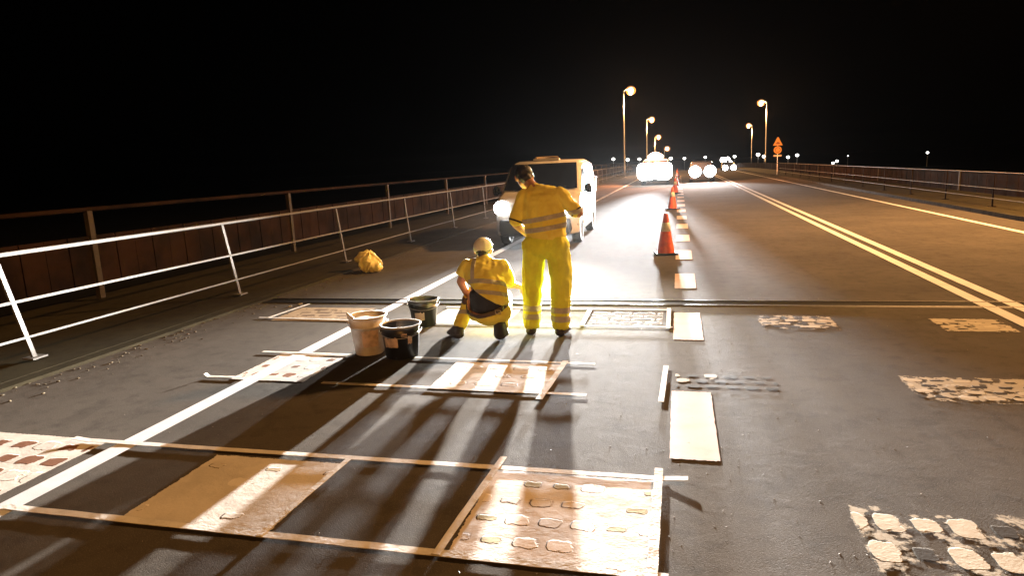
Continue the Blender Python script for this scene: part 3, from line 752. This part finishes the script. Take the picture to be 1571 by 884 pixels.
def make_van(label, loc, rz, light_power, lens_r, name='panel_van', beacon=False, glare_panels=False, L=4.15, hw=0.90, H=1.80):
    e = empty(name, loc, rz, label, 'van')
    k = H / 1.80
    top = [(0, 0.86), (0.06, 0.95), (0.25, 1.02), (0.62, 1.10), (0.80, 1.14), (1.0, 1.30), (1.25, 1.50), (1.48, 1.69), (1.6, 1.755), (2.0, 1.79), (3.2, 1.80), (3.9, 1.77), (4.08, 1.70), (4.15, 1.45)]
    top = [(a, b * k) for a, b in top]
    vehicle_body(e, top, L, hw, 1.02, 0.27, 0.13, VANWHITE, ((0.82, 0.37), (3.42, 0.37)))
    for sx in (-1, 1):
        for wy in (0.82, 3.42): wheel(e, sx * (hw - 0.11), wy, 0.305)
    # inner dark floor pan seen in the arches
    bm = bmesh.new(); box(bm, -hw + 0.24, hw - 0.24, 0.2, L - 0.2, 0.24, 0.75); build('underbody', bm, SEAM, e)
    screen_mesh('windscreen', hw, 0.80, 1.15 * k, 1.46, 1.70 * k, hw - 0.09, hw - 0.17, 0.03, DARKGLASS, e, 0.034)
    for x_ in (-0.55, 0.05):
        bm = bmesh.new(); tube(bm, [(x_, 0.74, 1.165), (x_ + 0.25, 0.775, 1.195), (x_ + 0.52, 0.80, 1.215)], 0.008, 5); build('wiper', bm, BLACKP, e)
    # side glass and seams, on the body side
    def sidept(s, y, z): return Vector((s * (hw - 0.13 * max(0, z - 1.02) + 0.005), y, z))
    for s in (-1, 1):
        poly = [(1.02, 1.08), (1.90, 1.10), (1.90, 1.58), (1.52, 1.58), (1.32, 1.44)]
        pts = [sidept(s, *p) for p in (poly if s > 0 else reversed(poly))]; quad_plate('side_window', pts, DARKGLASS, e, 0.003)
        for yy in (0.98, 1.98, 3.05):
            bm = bmesh.new(); zt = 1.60 if yy > 1 else 1.05
            tube(bm, [sidept(s, yy, 0.36 if yy > 1 else 0.62), sidept(s, yy, 1.02), sidept(s, yy, zt)], 0.006, 5); build('door_seam', bm, SEAM, e)
        bm = bmesh.new(); tube(bm, [sidept(s, 1.98, 1.0), sidept(s, 3.9, 1.0)], 0.006, 5); build('sliding_rail', bm, SEAM, e)
        bm = bmesh.new(); hull(bm, [(sidept(s, 1.72, 0.98), 0.016), (sidept(s, 1.86, 0.98), 0.016)]); build('door_handle', bm, BLACKP, e)
        bm = bmesh.new(); tube(bm, [sidept(s, 1.30, 0.62), sidept(s, 3.0, 0.62)], 0.022, 6); build('rubbing_strip', bm, BLACKP, e)
        # wing mirror
        bm = bmesh.new(); hull(bm, [(Vector((s * (hw + 0.12), 1.00, 1.17)), (0.085, 0.05, 0.11)), (Vector((s * (hw + 0.16), 1.02, 1.15)), (0.05, 0.05, 0.10))]); hull(bm, [(Vector((s * (hw - 0.04), 1.06, 1.10)), 0.03), (Vector((s * (hw + 0.08), 1.04, 1.12)), 0.03)])
        build('wing_mirror', bm, BLACKP, e, smooth=True)
        bm = bmesh.new(); box(bm, s * (hw - 0.03) - 0.03, s * (hw - 0.03) + 0.03, L - 0.02, L + 0.015, 0.95, 1.35); build('tail_light', bm, M('tail_red', (0.4, 0.02, 0.02), 0.3).m, e, bevel=0.01)
    # bumper, grille, plate
    bm = bmesh.new()
    hull(bm, [(Vector((-hw + 0.20, 0.06, 0.36)), (0.07, 0.10, 0.12)), (Vector((hw - 0.20, 0.06, 0.36)), (0.07, 0.10, 0.12)), (Vector((-hw + 0.20, 0.06, 0.54)), (0.07, 0.10, 0.08)), (Vector((hw - 0.20, 0.06, 0.54)), (0.07, 0.10, 0.08)),
              (Vector((-hw + 0.09, 0.30, 0.45)), (0.07, 0.10, 0.16)), (Vector((hw - 0.09, 0.30, 0.45)), (0.07, 0.10, 0.16)), (Vector((0, 0.0, 0.45)), (0.3, 0.10, 0.16))])
    build('front_bumper', bm, BLACKP, e, smooth=True)
    g = bmesh.new()
    for j in range(4): box(g, -0.38, 0.38, -0.022, 0.03, 0.66 + 0.04 * j, 0.682 + 0.04 * j)
    build('grille', g, BLACKP, e)
    bm = bmesh.new(); box(bm, -0.26, 0.26, -0.118, -0.106, 0.40, 0.51); build('number_plate', bm, worn('plate_white', (0.7, 0.7, 0.66), 0.5), e)
    bm = bmesh.new(); box(bm, -hw + 0.12, hw - 0.12, L - 0.04, L + 0.08, 0.30, 0.52); build('rear_bumper', bm, BLACKP, e, bevel=0.02)
    # low beacon bar on the roof
    bm = bmesh.new(); box(bm, -0.30, 0.30, 1.72, 1.92, H - 0.015, H + 0.035); rb = build('beacon_base', bm, BLACKP if beacon else VANWHITE, e, bevel=0.012)
    bm = bmesh.new()
    if beacon: hull(bm, [(Vector((-0.36, 1.8, H + 0.17)), (0.20, 0.2, 0.14)), (Vector((0.36, 1.8, H + 0.17)), (0.20, 0.2, 0.14)), (Vector((0, 1.8, H + 0.24)), (0.34, 0.2, 0.24))], 16)
    else: hull(bm, [(Vector((-0.22, 1.82, H + 0.052)), (0.06, 0.07, 0.03)), (Vector((0.22, 1.82, H + 0.052)), (0.06, 0.07, 0.03))])
    build('beacon_lens', bm, G_AMBER if beacon else worn('unlit_beacon', (0.55, 0.40, 0.22), 0.4), rb, smooth=True)
    if beacon: add_light('beacon_light', 'POINT', Vector(loc) + Vector((0, 1.3, H + 0.62)), 9000, (1, 0.36, 0.14), 0.15)
    # headlights
    for s in (-1, 1):
        bm = bmesh.new()
        if glare_panels:
            prof = []
            hx, hz, rr_ = 0.56, 0.56, 0.34
            pts = []
            for q, (qx, qz) in enumerate(((1, 1), (-1, 1), (-1, -1), (1, -1))):
                for a in range(9):
                    an = PI / 2 * q + PI / 2 * a / 8; pts.append((qx * (hx - rr_) + rr_ * math.cos(an), qz * (hz - rr_) + rr_ * math.sin(an)))
            c = s * 0.575
            front = [bm.verts.new((c + x * 0.94, -0.28, 0.93 + z * 0.94)) for x, z in pts]; mid = [bm.verts.new((c + x, -0.22, 0.93 + z)) for x, z in pts]; back = [bm.verts.new((c + x, -0.14, 0.93 + z)) for x, z in pts]
            bm.faces.new(front); bm.faces.new(back); n = len(pts)
            for A, B in ((front, mid), (mid, back)):
                for i in range(n): bm.faces.new((A[i], A[(i + 1) % n], B[(i + 1) % n], B[i]))
            build('glare_panel', bm, G_WHITE, e)  # oversized glowing panel, stands in for the glare of the vehicle's lamps
        else:
            ellipsoid(bm, Vector((s * (hw - 0.20), 0.05, 0.84)), (lens_r, 0.12, lens_r * 0.9), 24)
            build('headlight', bm, G_WHITE, e, smooth=True)  # lens made larger than life to hold its glare
    R_ = Matrix.Rotation(rz, 4, 'Z')
    for s in (-1, 1):
        share = 0.5 if glare_panels else (0.11 if s < 0 else 1.0)      # the right-hand lamp is the one aimed at the work site
        off = R_ @ Vector((s * (0.28 if glare_panels else hw - 0.20), -0.34 if glare_panels else -0.13, 0.95 if glare_panels else 0.80))
        p = Vector(loc) + off
        tgt = (p.x + s*0.0, p.y - 20, p.z - 0.5) if not glare_panels else (p.x + 0.25, p.y - 40, 0.3)
        hb = add_light('headlamp_beam', 'SPOT', p, light_power * share, (1, 0.95, 0.88) if not glare_panels else (0.93, 0.97, 1.0), 0.06 if not glare_panels else 0.20, tgt, 66 if not glare_panels else 10, 1.0)
        beam_pattern(hb, 0.05, 2.4) if not glare_panels else beam_pattern(hb, 0.022, 2.3)
    return e

VAN_X = -2.90
make_van('white panel van parked on the edge line facing the camera with headlights on', (VAN_X, 13.45, 0.0), R(1.5), P_VAN, 0.17)
make_van('works vehicle with added glare panels and an amber beacon in the closed lane', (-1.55, 46, 0.0), 0, P_TRUCK, 0.2, name='works_vehicle', beacon=True, glare_panels=True, hw=0.95, H=1.72)

def make_car(label, loc, lens, power, name='oncoming_car'):
    e = empty(name, loc, 0, label, 'car', 'oncoming cars with lights on')
    top = [(0, 0.62), (0.08, 0.72), (0.5, 0.80), (1.1, 0.90), (1.35, 1.05), (1.9, 1.38), (2.4, 1.44), (3.0, 1.40), (3.7, 1.05), (4.1, 0.98), (4.2, 0.8)]
    vehicle_body(e, top, 4.2, 0.86, 0.9, 0.2, 0.28, worn('dark_car_paint', (0.06, 0.065, 0.07), 0.25), ((0.80, 0.36), (3.4, 0.36)), 50)
    for sx in (-1, 1):
        for wy in (0.8, 3.4): wheel(e, sx * 0.75, wy, 0.30)
    screen_mesh('windscreen', 0.8, 1.33, 1.02, 1.92, 1.38, 0.70, 0.56, 0.05, DARKGLASS, e, 0.02)
    bm = bmesh.new(); box(bm, -0.5, 0.5, -0.03, 0.05, 0.36, 0.56); build('grille', bm, BLACKP, e, bevel=0.01)
    for s in (-1, 1):
        bm = bmesh.new(); ellipsoid(bm, Vector((s * 0.50, -0.02, 0.74)), (lens, 0.12, lens), 20); build('headlight', bm, G_WHITE, e, smooth=True)  # lens enlarged, the glare is part of its shape
    if power:
        for s in (-1, 1):
            add_light('headlamp_beam', 'SPOT', (loc[0] + s * 0.5, loc[1] - 0.25, loc[2] + 0.74), power / 2, (1, 0.97, 0.95), 0.15, (loc[0] + s * 0.5, loc[1] - 20, loc[2] - 0.3), 70, 1.0)
    return e
make_car('nearest oncoming car with two dazzling headlights beside the cones', (1.62, 48.5, 0), 0.40, P_CAR)
for px, py, Y, lab in ((1119, 257, 88, 'first of the three cars queued over the crest, lowest in the photo'), (1116.5, 251, 125, 'middle one of the three cars over the crest'), (1112.5, 245, 170, 'highest and farthest of the three cars over the crest')):
    p = at(px, py, Y); make_car(lab, (p.x, Y, p.z - 0.74), 0.36 * Y / 100, 0)

# ------------------------------------------------------------------ people
def hand(bm, wrist, d, up, side=1, curl=0.6, s=1.0):
    """palm and five separate bent fingers; d = direction of the hand, up = back of the hand, side = thumb side"""
    d = Vector(d).normalized(); up = (Vector(up) - Vector(up).dot(d) * d).normalized(); lat = d.cross(up) * side
    w_ = Vector(wrist)
    hull(bm, [(w_, 0.024 * s), (w_ + d * 0.045 * s + lat * 0.020 * s, 0.017 * s), (w_ + d * 0.045 * s - lat * 0.022 * s, 0.016 * s), (w_ + d * 0.085 * s + lat * 0.028 * s, 0.0125 * s), (w_ + d * 0.080 * s - lat * 0.030 * s, 0.0115 * s)])
    for i, (o, ln) in enumerate(((0.033, 0.072), (0.011, 0.080), (-0.011, 0.074), (-0.033, 0.058))):
        p = w_ + d * 0.085 * s + lat * o * s; dd = d.copy() + lat * o * 4; r_ = 0.0085
        for j, fr in enumerate((0.45, 0.32, 0.23)):
            ang = curl * (j + 0.6) * 0.9; dj = (dd * math.cos(ang) - up * math.sin(ang)).normalized()
            q = p + dj * ln * fr * s; hull(bm, [(p, r_ * s), (q, (r_ - 0.0006) * s)], 8); p = q; r_ -= 0.0006
    p = w_ + d * 0.025 * s + lat * 0.026 * s; q = p + (d * 0.6 + lat * 0.75 - up * 0.25).normalized() * 0.042 * s
    hull(bm, [(p, 0.013 * s), (q, 0.0105 * s)], 8); hull(bm, [(q, 0.0105 * s), (q + (d * 0.95 + lat * 0.15 - up * 0.3).normalized() * 0.032 * s, 0.0085 * s)], 8)

def head(bm, c, fwd, upv):
    """skull, jaw, nose, ears; returns frame"""
    c = Vector(c); f = Vector(fwd).normalized(); u = (Vector(upv) - Vector(upv).dot(f) * f).normalized(); r_ = f.cross(u)
    hull(bm, [(c + u * 0.025 - f * 0.015, 0.088), (c + u * 0.03 + f * 0.03, 0.078), (c - u * 0.02 + f * 0.03, 0.066)]); hull(bm, [(c - u * 0.01 + f * 0.03, 0.064), (c - u * 0.085 + f * 0.065, 0.028), (c - u * 0.055 + r_ * 0.035, 0.03), (c - u * 0.055 - r_ * 0.035, 0.03)])
    hull(bm, [(c + u * 0.0 + f * 0.100, 0.010), (c - u * 0.030 + f * 0.122, 0.013)], 8)
    hull(bm, [(c - u * 0.060 + f * 0.094 + r_ * 0.018, 0.008), (c - u * 0.060 + f * 0.094 - r_ * 0.018, 0.008)], 8)
    for s in (-1, 1): hull(bm, [(c + r_ * s * 0.090 + u * 0.015 - f * 0.008, (0.010, 0.014, 0.020)), (c + r_ * s * 0.084 - u * 0.022, 0.010)], 8)
    return c, f, u, r_

def eyes(c, f, u, r_, parent, inv):
    for s in (-1, 1):
        bm = bmesh.new(); ellipsoid(bm, inv(c + f * 0.098 + u * 0.012 + r_ * s * 0.032), (0.011, 0.011, 0.009), 10); build('eye', bm, M('eye_white', (0.5, 0.48, 0.45), 0.3).m, parent)

def person(loc, label, body_fn):
    loc = Vector(loc); e = empty('person', loc, 0, label, 'person'); return e, loc

def place(bm, loc): 
    for v in bm.verts: v.co -= loc
    return bm

# --- standing worker -----------------------------------------------------
e, O = person((-1.30, 6.42, 0.0), 'worker standing with back turned, yellow shirt and lime trousers, head bowed over his hands', None)
W = Vector
hipL, hipR = W((-1.395, 6.42, 0.90)), W((-1.165, 6.42, 0.90))
knL, knR = W((-1.445, 6.47, 0.50)), W((-1.140, 6.45, 0.50))
anL, anR = W((-1.455, 6.42, 0.10)), W((-1.150, 6.39, 0.10))
waist, chest = W((-1.275, 6.43, 1.06)), W((-1.315, 6.49, 1.30))
shL, shR = W((-1.495, 6.50, 1.395)), W((-1.140, 6.50, 1.405))
neck = W((-1.385, 6.56, 1.475)); hd = W((-1.525, 6.66, 1.575))
elL, wrL = W((-1.585, 6.44, 1.13)), W((-1.470, 6.56, 0.985))
elR, wrR = W((-0.950, 6.47, 1.215)), W((-1.085, 6.68, 1.235))
bm = bmesh.new()
hull(bm, [(waist, (0.15, 0.10, 0.12)), (chest, (0.17, 0.11, 0.14))]); hull(bm, [(chest, (0.16, 0.11, 0.12)), (shL + W((0.03, 0, 0)), 0.05), (shR - W((0.03, 0, 0)), 0.05)])
hull(bm, [(waist, (0.15, 0.10, 0.1)), (hipL, 0.08), (hipR, 0.08)])
for h_, k_, a_ in ((hipL, knL, anL), (hipR, knR, anR)):
    hull(bm, [(h_, 0.075), (k_, 0.05)]); hull(bm, [(k_, 0.05), (k_.lerp(a_, 0.35) - W((0, 0.015, 0)), 0.05), (a_, 0.035)]); hull(bm, [(a_ - W((0, 0.02, 0.045)), 0.032), (a_ + W((0, 0.12, -0.065)), 0.025)])
hull(bm, [(shL, 0.055), (elL, 0.042)]); hull(bm, [(elL, 0.042), (elL.lerp(wrL, 0.3), 0.041), (wrL, 0.027)])
hull(bm, [(shR, 0.055), (elR, 0.042)]); hull(bm, [(elR, 0.042), (elR.lerp(wrR, 0.3), 0.041), (wrR, 0.027)])
hand(bm, wrL, (0.45, 0.7, -0.1), (-0.3, 0.1, 1), side=1, curl=0.8)
hand(bm, wrR, (-0.45, 0.75, 0.2), (0.3, 0.1, 1), side=-1, curl=0.8)
hull(bm, [(neck - W((0, 0.03, 0.03)), 0.062), (hd.lerp(neck, 0.25), 0.056)]); 
hc, hf, hu, hr = head(bm, hd, (-0.35, 1, -0.75), (-0.25, 0.5, 1))
build('body', place(remeshed(bm, 0.0055, 4), O), SKIN, e, smooth=True)
eyes(hc, hf, hu, hr, e, lambda p: p - O)
bm = bmesh.new(); hull(bm, [(hc + hu * 0.035 - hf * 0.022, 0.093), (hc + hu * 0.055 + hf * 0.03, 0.075)]); ellipsoid(bm, hc - hu * 0.035 - hf * 0.045, (0.068, 0.055, 0.055), 14)
build('hair', place(remeshed(bm, 0.008, 2, 0.004, 40), O), HAIR, e, smooth=True)
# shirt
bm = bmesh.new()
hull(bm, [(waist - W((0, 0.01, 0.05)), (0.205, 0.135, 0.07)), (chest, (0.215, 0.14, 0.13))]); hull(bm, [(chest, (0.215, 0.14, 0.12)), (shL + W((0.02, 0, 0.0)), 0.072), (shR - W((0.02, 0, 0)), 0.072), (neck - W((0, 0.02, 0.03)), 0.070)])
slL = shL.lerp(elL, 0.86); slR = shR.lerp(elR, 0.84)
hull(bm, [(shL, 0.078), (slL, 0.064)]); hull(bm, [(shR, 0.078), (slR, 0.066)])
shirt = remeshed(bm, 0.008, 5, 0.014, 7, 2.0, (1, 1, 0.6))
plane_cut(shirt, (-1.27, 6.4, 0.985), (0.10, 0, 1), True)
for (nm, co, no, wd) in (('reflective_band', (-1.27, 6.4, 1.185), (-0.16, 0, 1), 0.045), ('reflective_band', (-1.27, 6.4, 1.085), (-0.14, 0, 1), 0.045)):
    b_ = band_from(shirt, co, no, wd, extra=(((-1.50, 6.4, 1.1), (1, 0, 0.15)),)); build(nm, place(b_, O), REFL, e, smooth=True)
for (a_, b2_) in ((shL, elL), (shR, elR)):
    d_ = (b2_ - a_).normalized(); b_ = band_from(shirt, a_.lerp(b2_, 0.90 if a_ is shL else 0.90), d_, 0.016, 0.003, extra=()); 
    far = [v for v in b_.verts if (v.co - a_.lerp(b2_, 0.9)).length > 0.12]; bmesh.ops.delete(b_, geom=far, context='VERTS'); build('sleeve_hem', place(b_, O), BLACKCLOTH, e, smooth=True)
build('shirt', place(shirt, O), FAB_Y, e, smooth=True)
# trousers
bm = bmesh.new()
hull(bm, [((-1.28, 6.43, 1.00), (0.200, 0.125, 0.04)), (hipL + W((-0.01, -0.01, 0.0)), (0.122, 0.120, 0.12)), (hipR + W((0.005, -0.01, 0)), (0.122, 0.120, 0.12)), ((-1.285, 6.42, 0.86), (0.12, 0.11, 0.09))])
for h_, k_, a_, s in ((hipL, knL, anL, -1), (hipR, knR, anR, 1)):
    hull(bm, [(h_ - W((0, 0.0, 0.02)), (0.122, 0.122, 0.10)), (h_.lerp(k_, 0.6), 0.112), ]); hull(bm, [(h_.lerp(k_, 0.5), 0.114), (k_, 0.102)])
    hull(bm, [(k_, 0.102), (k_.lerp(a_, 0.6), (0.088, 0.090, 0.08)), (a_ + W((0, 0, 0.0)), (0.084, 0.088, 0.05))])
tr = remeshed(bm, 0.008, 4, 0.015, 7, 5.0, (1, 1, 0.5))
plane_cut(tr, (0, 0, 0.065), (0, 0, 1), True)
for z_, x0_ in ((0.27, 0), (0.185, 0)):
    build('reflective_band', place(band_from(tr, (-1.3, 6.4, z_), (0.05, 0, 1), 0.055), O), REFL, e, smooth=True)
build('trousers', place(tr, O), FAB_G, e, smooth=True)
for a_, s in ((anL, -1), (anR, 1)):
    bm = bmesh.new(); c_ = W((a_.x, a_.y, 0)); hull(bm, [(c_ + W((0, -0.045, 0.040)), (0.054, 0.055, 0.040)), (c_ + W((s * 0.02, 0.10, 0.04)), (0.060, 0.055, 0.036)), (c_ + W((s * 0.03, 0.18, 0.03)), (0.050, 0.05, 0.028)), (c_ + W((0, -0.02, 0.11)), (0.050, 0.055, 0.03))])
    sh_ = remeshed(bm, 0.006, 3); plane_cut(sh_, (0, 0, 0.004), (0, 0, 1), True); build('shoe', place(sh_, O), SHOE, e, smooth=True)

# --- crouching worker -----------------------------------------------------
e, O = person((-1.90, 6.25, 0.0), 'crouching worker in white cap, yellow shirt riding up over his belt', None)
hip = W((-1.84, 6.20, 0.30)); hipL, hipR = W((-1.95, 6.22, 0.28)), W((-1.73, 6.20, 0.27))
knL, knR = W((-2.08, 6.58, 0.46)), W((-1.79, 6.64, 0.33))
anL, anR = W((-2.165, 6.26, 0.11)), W((-1.725, 6.20, 0.135))
chest = W((-1.92, 6.36, 0.60)); shL, shR = W((-2.110, 6.40, 0.700)), W((-1.735, 6.40, 0.690)); neck = W((-1.93, 6.46, 0.765)); hd = W((-1.965, 6.53, 0.845))
elL, wrL = W((-2.190, 6.42, 0.545)), W((-2.165, 6.58, 0.33)); elR, wrR = W((-1.700, 6.52, 0.50)), W((-1.650, 6.74, 0.44))
bm = bmesh.new()
hull(bm, [(hip, (0.15, 0.11, 0.10)), (chest, (0.16, 0.11, 0.13))]); hull(bm, [(chest, (0.16, 0.11, 0.12)), (shL + W((0.03, 0, 0)), 0.05), (shR - W((0.03, 0, 0)), 0.05)])
for h_, k_, a_ in ((hipL, knL, anL), (hipR, knR, anR)): hull(bm, [(h_, 0.08), (k_, 0.05)]); hull(bm, [(k_, 0.05), (a_, 0.036)])
hull(bm, [(anL, 0.035), (anL + W((-0.03, 0.13, -0.075)), 0.026)]); hull(bm, [(anR, 0.035), (anR + W((0, 0.10, -0.10)), 0.025)])
for s_, el_, wr_ in ((shL, elL, wrL), (shR, elR, wrR)): hull(bm, [(s_, 0.055), (el_, 0.044)]); hull(bm, [(el_, 0.045), (el_.lerp(wr_, 0.3), 0.042), (wr_, 0.027)])
hand(bm, wrL, (0.15, 0.4, -1), (0.0, -1, -0.3), side=-1, curl=0.5); hand(bm, wrR, (0.15, 0.5, -0.5), (0.4, 0, 1), side=-1, curl=0.3)
hull(bm, [(neck - W((0, 0.03, 0.03)), 0.062), (hd.lerp(neck, 0.3), 0.056)]); hc, hf, hu, hr = head(bm, hd, (-0.1, 1, -0.6), (0, 0.5, 1))
build('body', place(remeshed(bm, 0.0055, 4), O), SKIN, e, smooth=True)
eyes(hc, hf, hu, hr, e, lambda p: p - O)
bm = bmesh.new(); hull(bm, [(hc + hu * 0.03 - hf * 0.024, 0.090), (hc + hu * 0.04 + hf * 0.01, 0.082)]); ellipsoid(bm, hc - hu * 0.03 - hf * 0.045, (0.066, 0.055, 0.055), 14)
build('hair', place(remeshed(bm, 0.008, 2, 0.003, 40), O), HAIR, e, smooth=True)
bm = bmesh.new(); hull(bm, [(hc + hu * 0.035 - hf * 0.026, 0.1045), (hc + hu * 0.05 + hf * 0.02, 0.094)])
cp = remeshed(bm, 0.007, 3); plane_cut(cp, hc + Vector((0, -0.05, 0.005)), Vector((-0.25, -0.30, 1)), True); cap = build('cap', place(cp, O), CAPW, e, smooth=True)
bm = bmesh.new(); hull(bm, [(hc + hu * 0.035 + hf * 0.09 + hr * 0.05, 0.008), (hc + hu * 0.035 + hf * 0.09 - hr * 0.05, 0.008), (hc + hu * 0.02 + hf * 0.155 + hr * 0.03, 0.006), (hc + hu * 0.02 + hf * 0.155 - hr * 0.03, 0.006)]); build('cap_peak', place(bm, O), CAPW, cap)
# shirt
bm = bmesh.new()
low = W((-1.83, 6.20, 0.40))
hull(bm, [(low, (0.205, 0.14, 0.10)), (chest, (0.205, 0.145, 0.13))]); hull(bm, [(chest, (0.205, 0.145, 0.12)), (shL + W((0.03, 0, 0.0)), 0.074), (shR - W((0.02, 0, 0)), 0.074), (neck - W((0, 0.01, 0.02)), 0.068)])
hull(bm, [(shL, 0.078), (shL.lerp(elL, 0.62), 0.072)]); hull(bm, [(shR, 0.078), (shR.lerp(elR, 0.8), 0.066)])
shirt = remeshed(bm, 0.008, 5, 0.014, 7, 9.0, (1, 1, 0.7))
hem_no = W((0.55, 0.05, 1)).normalized(); plane_cut(shirt, at(748, 459, 6.08), hem_no, True)
b_ = band_from(shirt, at(735, 432, 6.2), (0.04, 0.45, 1), 0.046, extra=(((-2.05, 6.2, 0.5), (1, 0, 0)),)); build('reflective_band', place(b_, O), REFL, e, smooth=True)
b_ = band_from(shirt, at(735, 449, 6.15), (0.06, 0.40, 1), 0.040, extra=(((-2.06, 6.2, 0.5), (1, 0, 0)),)); build('reflective_band', place(b_, O), REFL, e, smooth=True)
b_ = band_from(shirt, at(726, 410, 6.3), (1, 0, 0.12), 0.042, extra=((at(735, 430, 6.2), (0, 0.4, 1)), ((-1.9, 6.25, 0.3), (0, -0.8, 0.5)))); build('reflective_band', place(b_, O), REFL, e, smooth=True)
d_ = (elL - shL).normalized(); c_ = shL.lerp(elL, 0.95); b_ = band_from(shirt, c_, d_, 0.02, 0.004)
far = [v for v in b_.verts if (v.co - c_).length > 0.13]; bmesh.ops.delete(b_, geom=far, context='VERTS'); build('sleeve_hem', place(b_, O), BLACKCLOTH, e, smooth=True)
build('shirt', place(shirt, O), FAB_Y, e, smooth=True)
bm = bmesh.new(); hull(bm, [(low - W((0, 0, 0.07)), (0.197, 0.150, 0.08)), (low + W((-0.02, 0.03, 0.05)), (0.195, 0.130, 0.08))]); build('undershirt', place(remeshed(bm, 0.008, 3, 0.004, 9), O), BLACKCLOTH, e, smooth=True)
# trousers
bm = bmesh.new()
hull(bm, [(W((-1.84, 6.18, 0.30)), (0.200, 0.155, 0.12)), (W((-1.82, 6.17, 0.26)), (0.175, 0.15, 0.11))])
hull(bm, [(hipL, (0.12, 0.12, 0.11)), (knL, 0.085)]); hull(bm, [(hipR, (0.12, 0.12, 0.11)), (knR, 0.085)])
hull(bm, [(knL, 0.082), (anL + W((0.0, 0, 0.02)), 0.068)]); hull(bm, [(knR, 0.082), (anR + W((0, 0.06, 0.0)), 0.066)])
tr = remeshed(bm, 0.008, 4, 0.008, 8, 12.0)
plane_cut(tr, at(748, 479, 6.05), W((0.16, 0.35, -1)), True)
b_ = band_from(tr, at(705, 477, 6.25), (0.0, 0.5, 1), 0.045); far = [v for v in b_.verts if v.co.x > -2.03 or v.co.z > 0.40 ]; bmesh.ops.delete(b_, geom=far, context='VERTS'); build('reflective_band', place(b_, O), REFL, e, smooth=True)
trn = tr.copy()
build('trousers', place(tr, O), FAB_Y, e, smooth=True)
bl = band_from(trn, at(748, 479, 6.05) - W((0.16, 0.35, -1)).normalized() * -0.018, W((0.16, 0.35, -1)), 0.034, 0.007); trn.free(); belt = build('belt', place(bl, O), LEATHER, e, smooth=True)
bp = at(764, 479, 6.02) - O
bm = bmesh.new()
for (x0, x1, z0, z1) in ((-0.03, 0.03, 0.014, 0.020), (-0.03, 0.03, -0.020, -0.014), (-0.03, -0.024, -0.020, 0.020), (0.024, 0.03, -0.020, 0.020)): box(bm, bp.x + x0, bp.x + x1, bp.y - 0.006, bp.y + 0.004, bp.z + z0, bp.z + z1)
build('belt_buckle', bm, BRASS, belt)
bm = bmesh.new(); c_ = W((-2.175, 6.24, 0)); hull(bm, [(c_ + W((0.01, -0.06, 0.042)), (0.055, 0.055, 0.042)), (c_ + W((-0.07, 0.03, 0.038)), (0.058, 0.055, 0.036)), (c_ + W((-0.12, 0.08, 0.03)), (0.046, 0.05, 0.028)), (c_ + W((0, 0, 0.11)), (0.055, 0.055, 0.035))])
sh_ = remeshed(bm, 0.006, 3, 0.003, 20); plane_cut(sh_, (0, 0, 0.004), (0, 0, 1), True); build('shoe', place(sh_, O), SHOE, e, smooth=True)
bm = bmesh.new(); hull(bm, [(W((-1.725, 6.28, 0.035)), (0.062, 0.05, 0.032)), (W((-1.73, 6.16, 0.05)), (0.060, 0.05, 0.046)), (W((-1.725, 6.12, 0.15)), (0.050, 0.045, 0.05)), (W((-1.725, 6.18, 0.18)), (0.052, 0.05, 0.035))])
sh_ = remeshed(bm, 0.006, 3, 0.003, 20); plane_cut(sh_, (0, 0, 0.004), (0, 0, 1), True); build('shoe', place(sh_, O), SHOE, e, smooth=True)

# ------------------------------------------------------------------ haze volume added for a bloom glow around the lamps
if HAZE:
    hm = bpy.data.materials.new('bloom_haze'); hm.use_nodes = True; t = hm.node_tree; t.nodes.clear()
    out = t.nodes.new('ShaderNodeOutputMaterial'); pv = t.nodes.new('ShaderNodeVolumePrincipled')
    pv.inputs['Color'].default_value = (0.9, 0.9, 0.9, 1); pv.inputs['Density'].default_value = HAZE; pv.inputs['Anisotropy'].default_value = 0.8
    t.links.new(pv.outputs[0], out.inputs['Volume'])
    bm = bmesh.new(); box(bm, -3200, 3200, -450, 4200, -10, 80)
    tag(build('haze', bm, hm), 'thin haze added to give the lamps a bloom halo', 'haze', kind='stuff')
